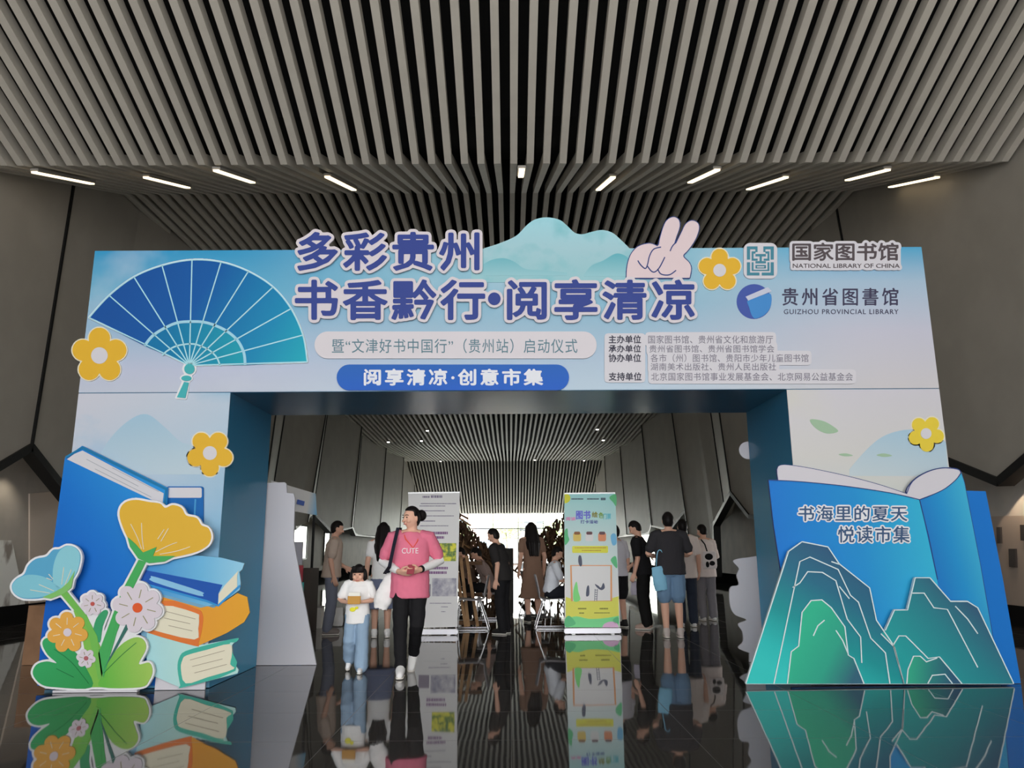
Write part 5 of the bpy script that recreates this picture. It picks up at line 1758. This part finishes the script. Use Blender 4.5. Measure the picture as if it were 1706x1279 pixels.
def thicket(label, x0, x1, y0, y1, h0, h1, seed, n):
    """branchy timber display, taller at the outer end"""
    t = thing('timber_display', label, 'display', ((x0 + x1) / 2, (y0 + y1) / 2, 0))
    rr_ = random.Random(seed)
    for x in (x0, x1):
        bm = bmesh.new()
        hh = h0 if x == x0 else h1
        box(bm, x - .06, x + .06, (y0 + y1) / 2 - .06, (y0 + y1) / 2 + .06, 0, hh * .85)
        bmesh_obj('post', bm, mwood, t)
    for zf in (.3, .62):
        bm = bmesh.new()
        obox(bm, (x0, (y0 + y1) / 2, h0 * zf), (x1, (y0 + y1) / 2, h1 * zf), .9, .04, Vector((0, 1, 0)))
        bmesh_obj('shelf', bm, mwood, t)
    for k in range(n):
        f_ = rr_.random()
        x = x0 + (x1 - x0) * f_
        top = (h0 + (h1 - h0) * f_) * (.93 + .10 * rr_.random())
        z = top * (.12 + .88 * rr_.random() ** .7)
        y = y0 + (y1 - y0) * rr_.random()
        l_ = .25 + .55 * rr_.random()
        a = rr_.uniform(-1.1, 1.1)
        d = Vector((math.sin(a), rr_.uniform(-.3, .3), math.cos(a)))
        p1 = Vector((x, y, z)) - d * l_
        if p1.z < .05: p1.z = .05
        bm = bmesh.new()
        obox(bm, p1, Vector((x, y, z)), .05 + .10 * rr_.random(), .03, Vector((.3, 1, 0)))
        bmesh_obj('plank', bm, mwood if rr_.random() < .8 else mwood2, t)
    bm = bmesh.new()
    for k in range(420):
        f_ = rr_.random()
        x = x0 + (x1 - x0) * f_
        z = (h0 + (h1 - h0) * f_) * (.1 + .9 * rr_.random() ** .6)
        p1 = Vector((x, y0 + (y1 - y0) * rr_.random(), z))
        obox(bm, p1, p1 + Vector((rr_.uniform(-.12, .12), rr_.uniform(-.1, .1), -.1 - .2 * rr_.random())), .03 + .05 * rr_.random(), .012, Vector((.8, .6, 0)))
    setp(bmesh_obj('twigs', bm, mwood, t), kind='stuff')
    return t


thicket('dark thicket-like timber display left of the passage, behind the seated people', -1.9, -.42, 19.2, 20.4, 2.75, 1.15, 3, 80)
thicket('dark thicket-like timber display right of the passage, behind the woman in brown', .4, 2.0, 19.2, 20.4, 1.4, 2.6, 8, 80)
for lab, xs, Y, sgn in (('rack of slanting pale timber slats between the white banner and the left chairs', (-.95, -.66), 12.9, 1),):
    t = thing('slat_rack', lab, 'rack', (sum(xs) / 2, Y, 0))
    for k in range(4):
        x = xs[0] + (xs[1] - xs[0]) * k / 3
        bm = bmesh.new()
        obox(bm, (x + .05 * (k % 2) + .08, Y, 0.01), (x - .06, Y + .02, 1.12), .05, .04)
        bmesh_obj('slat', bm, mwood2, t)
    for z in (.06, .5, 1.0):
        bm = bmesh.new()
        box(bm, xs[0] - .1, xs[1] + .2, Y + .05, Y + .09, z - .03, z + .03)
        bmesh_obj('rail', bm, mwood, t)
# dark tall cabinet at the end of the chairs
p = P(846, 1030, 14.9)
t = thing('dark_cabinet', 'tall dark cabinet standing in the passage behind the person in dark clothes', 'cabinet', (p.x, 14.9, 0))
bm = bmesh.new()
box(bm, -.11, .11, -.15, .15, .06, P(846, 913, 14.9).z)
bmesh.ops.bevel(bm, geom=bm.edges[:], offset=.008, segments=2, affect='EDGES')
bmesh_obj('body', bm, mat('cabinet_black', (0.03, 0.028, 0.026, 1), .5), t, local=True)
bm = bmesh.new()
box(bm, -.1, .1, -.14, .14, 0.002, .06)
bmesh_obj('plinth', bm, mblack, t, local=True)
bm = bmesh.new()
box(bm, -.09, .09, -.158, -.15, .3, .9)
bmesh_obj('door', bm, mat('cabinet_door', (0.05, 0.046, 0.042, 1), .4), t, local=True)

# stall with a tilted sign seen through the arch on the left
YSB = 12.0
p = P(500, 1050, YSB)
t = thing('market_stall', 'narrow market stall with a pale blue sign behind the white board back', 'stall', (p.x, YSB, 0))
sg_ = [P(452, 800, YSB), P(526, 822, YSB + .5), P(528, 858, YSB + .5), P(452, 845, YSB)]
bm = bmesh.new()
vs = [bm.verts.new(q) for q in sg_]
vb = [bm.verts.new(q + Vector((-.02, .06, 0))) for q in sg_]
bm.faces.new(vs); bm.faces.new(vb[::-1])
for i in range(4): bm.faces.new((vs[i], vs[(i + 1) % 4], vb[(i + 1) % 4], vb[i]))
so = bmesh_obj('sign', bm, grad('stall_sign', P(470, 830, YSB), P(528, 835, YSB), [(0, C(190, 206, 226, KN)), (.55, C(180, 200, 226, KN)), (.8, C(100, 150, 220, KN)), (1, C(84, 140, 216, KN))]), t)
bm = bmesh.new()
a, c = P(497, 836, YSB + .25), P(508, 839, YSB + .35)
obox(bm, a + Vector((.0, -.06, 0)), c + Vector((.0, -.06, 0)), .07, .02, Vector((0, 0, 1)))
bmesh_obj('sign_mark', bm, cn('sign_ink', 70, 90, 150), so)
for u, yy in ((470, YSB), (523, YSB + .5)):
    q = P(u, 850, yy)
    bm = bmesh.new()
    tube(bm, [(q.x, yy + .03, 0.003), (q.x, yy + .03, q.z)], .022)
    bmesh_obj('post', bm, mblack, t)
for k, (z0, z1, col) in enumerate(((1.0, 1.35, (150, 150, 160)), (.75, 1.0, (150, 60, 70)), (.5, .75, (70, 160, 160)), (.08, .5, (64, 104, 160)))):
    bm = bmesh.new()
    q = P(488, 1000, YSB)
    for x0, x1 in ((q.x - .25, q.x + .12 + .06 * k / 3),):
        box(bm, x0, x1, YSB - .05, YSB - .02, z0 + .01, z1)
    bmesh_obj('poster', bm, cn('stall_poster_%d' % k, *col), t)
bm = bmesh.new()
box(bm, p.x - .55, p.x + .12, YSB - .02, YSB + .5, 0.003, .95)
bmesh_obj('counter', bm, mat('stall_counter', C(70, 62, 58, KP), .6), t)

# left wall: ink painting, pale door leaf, downlight; carton on the floor
def wall_quad(name, label, cat, px, X, m, th=.03, frame=None):
    pts = [PX(u, v, X) for u, v in px]
    sg = 1 if X < 0 else -1
    bm = bmesh.new()
    vs = [bm.verts.new(q) for q in pts]
    vb = [bm.verts.new(q - Vector((sg * th, 0, 0))) for q in pts]
    bm.faces.new(vs); bm.faces.new(vb[::-1])
    for i in range(4): bm.faces.new((vs[i], vs[(i + 1) % 4], vb[(i + 1) % 4], vb[i]))
    return top_mesh(name, bm, m, label, cat)


XLW, XRW = XL - .86, XR + .86
m_ = mat('ink_painting_paper', C(176, 164, 146, .40), .7)
f_ = noise_fac(m_, 2.2, .52, .66, 6, (1, 1.6, .8))
L(m_, mixc(m_, f_, C(186, 176, 160, .40), C(104, 98, 92, .40)), m_.node_tree.nodes['Principled BSDF'].inputs['Base Color'])
wall_quad('ink_painting', 'grey ink painting hung on the recessed left wall', 'painting', [(-40, 898), (20, 900), (47, 1030), (-40, 1046)], XLW, m_)
wall_quad('wall_panel', 'pale blank panel on the recessed left wall beside the ink painting', 'panel', [(50, 822), (130, 815), (130, 1000), (50, 1012)], XLW, mat('pale_panel', C(140, 130, 120, .40), .6))
p = PX(46, 765, XLW + .32)
t = thing('spotlight', 'small round downlight under the peak of the left wall fold', 'ceiling light', p)
bm = bmesh.new(); tube(bm, [p + Vector((0, 0, .12)), p], .05, 12); tube(bm, [p + Vector((-.35, 0, .08)), p + Vector((0, 0, .08))], .015); bmesh_obj('can', bm, mhouse, t)
bm = bmesh.new(); tube(bm, [p, p + Vector((0, 0, -.02))], .042, 12); bmesh_obj('lens', bm, mspot, t)
lp = bpy.data.lights.new('downlight', 'SPOT'); lp.energy = 14; lp.spot_blend = .7; lp.color = (1, .88, .7); lp.spot_size = rad(110); lp.shadow_soft_size = .05
lo = bpy.data.objects.new('downlight', lp); lo.location = p + Vector((0, 0, -.05)); COL.objects.link(lo)
p = PF(60, 1108)
t = thing('cardboard_carton', 'brown cardboard carton on the floor behind the flower cut-out', 'box', (p.x, p.y + .3, 0))
bm = bmesh.new(); box(bm, -.16, .35, -.3, .3, .003, .62); bmesh_obj('carton_body', bm, speckle('cardboard', C(120, 92, 70, KP), C(108, 82, 62, KP), 3, .8), t, local=True)
bm = bmesh.new(); box(bm, -.16, .35, -.3, .0, .62, .635); box(bm, -.16, .35, .005, .3, .62, .635); bmesh_obj('flap', bm, MATS['cardboard'], t, local=True)
# right wall: framed prints
mp_ = mat('print_paper', C(110, 100, 92, .40), .7)
wall_quad('poster_sheet', 'large pale sheet of pictures on the recessed right wall', 'poster', [(1650, 860), (1740, 858), (1740, 1060), (1668, 1010)], XRW, mp_)
for lab, px in (('small dark framed picture, upper left on the right wall sheet', [(1660, 878), (1666, 878), (1667, 905), (1661, 905)]), ('dark framed picture in the middle of the right wall sheet', [(1680, 914), (1691, 914), (1692, 945), (1681, 944)]),
                ('brown framed picture at the edge of the right wall sheet', [(1699, 874), (1720, 874), (1720, 902), (1700, 900)])):
    wall_quad('framed_picture', lab, 'picture', px, XRW - .04, mat('frame_' + lab[:5], C(40, 36, 34, .4), .5), .03)
p = PX(1672, 790, XRW - .3)
lp = bpy.data.lights.new('downlight', 'SPOT'); lp.energy = 30; lp.color = (1, .8, .6); lp.spot_size = rad(100)
lo = bpy.data.objects.new('downlight', lp); lo.location = p; COL.objects.link(lo)
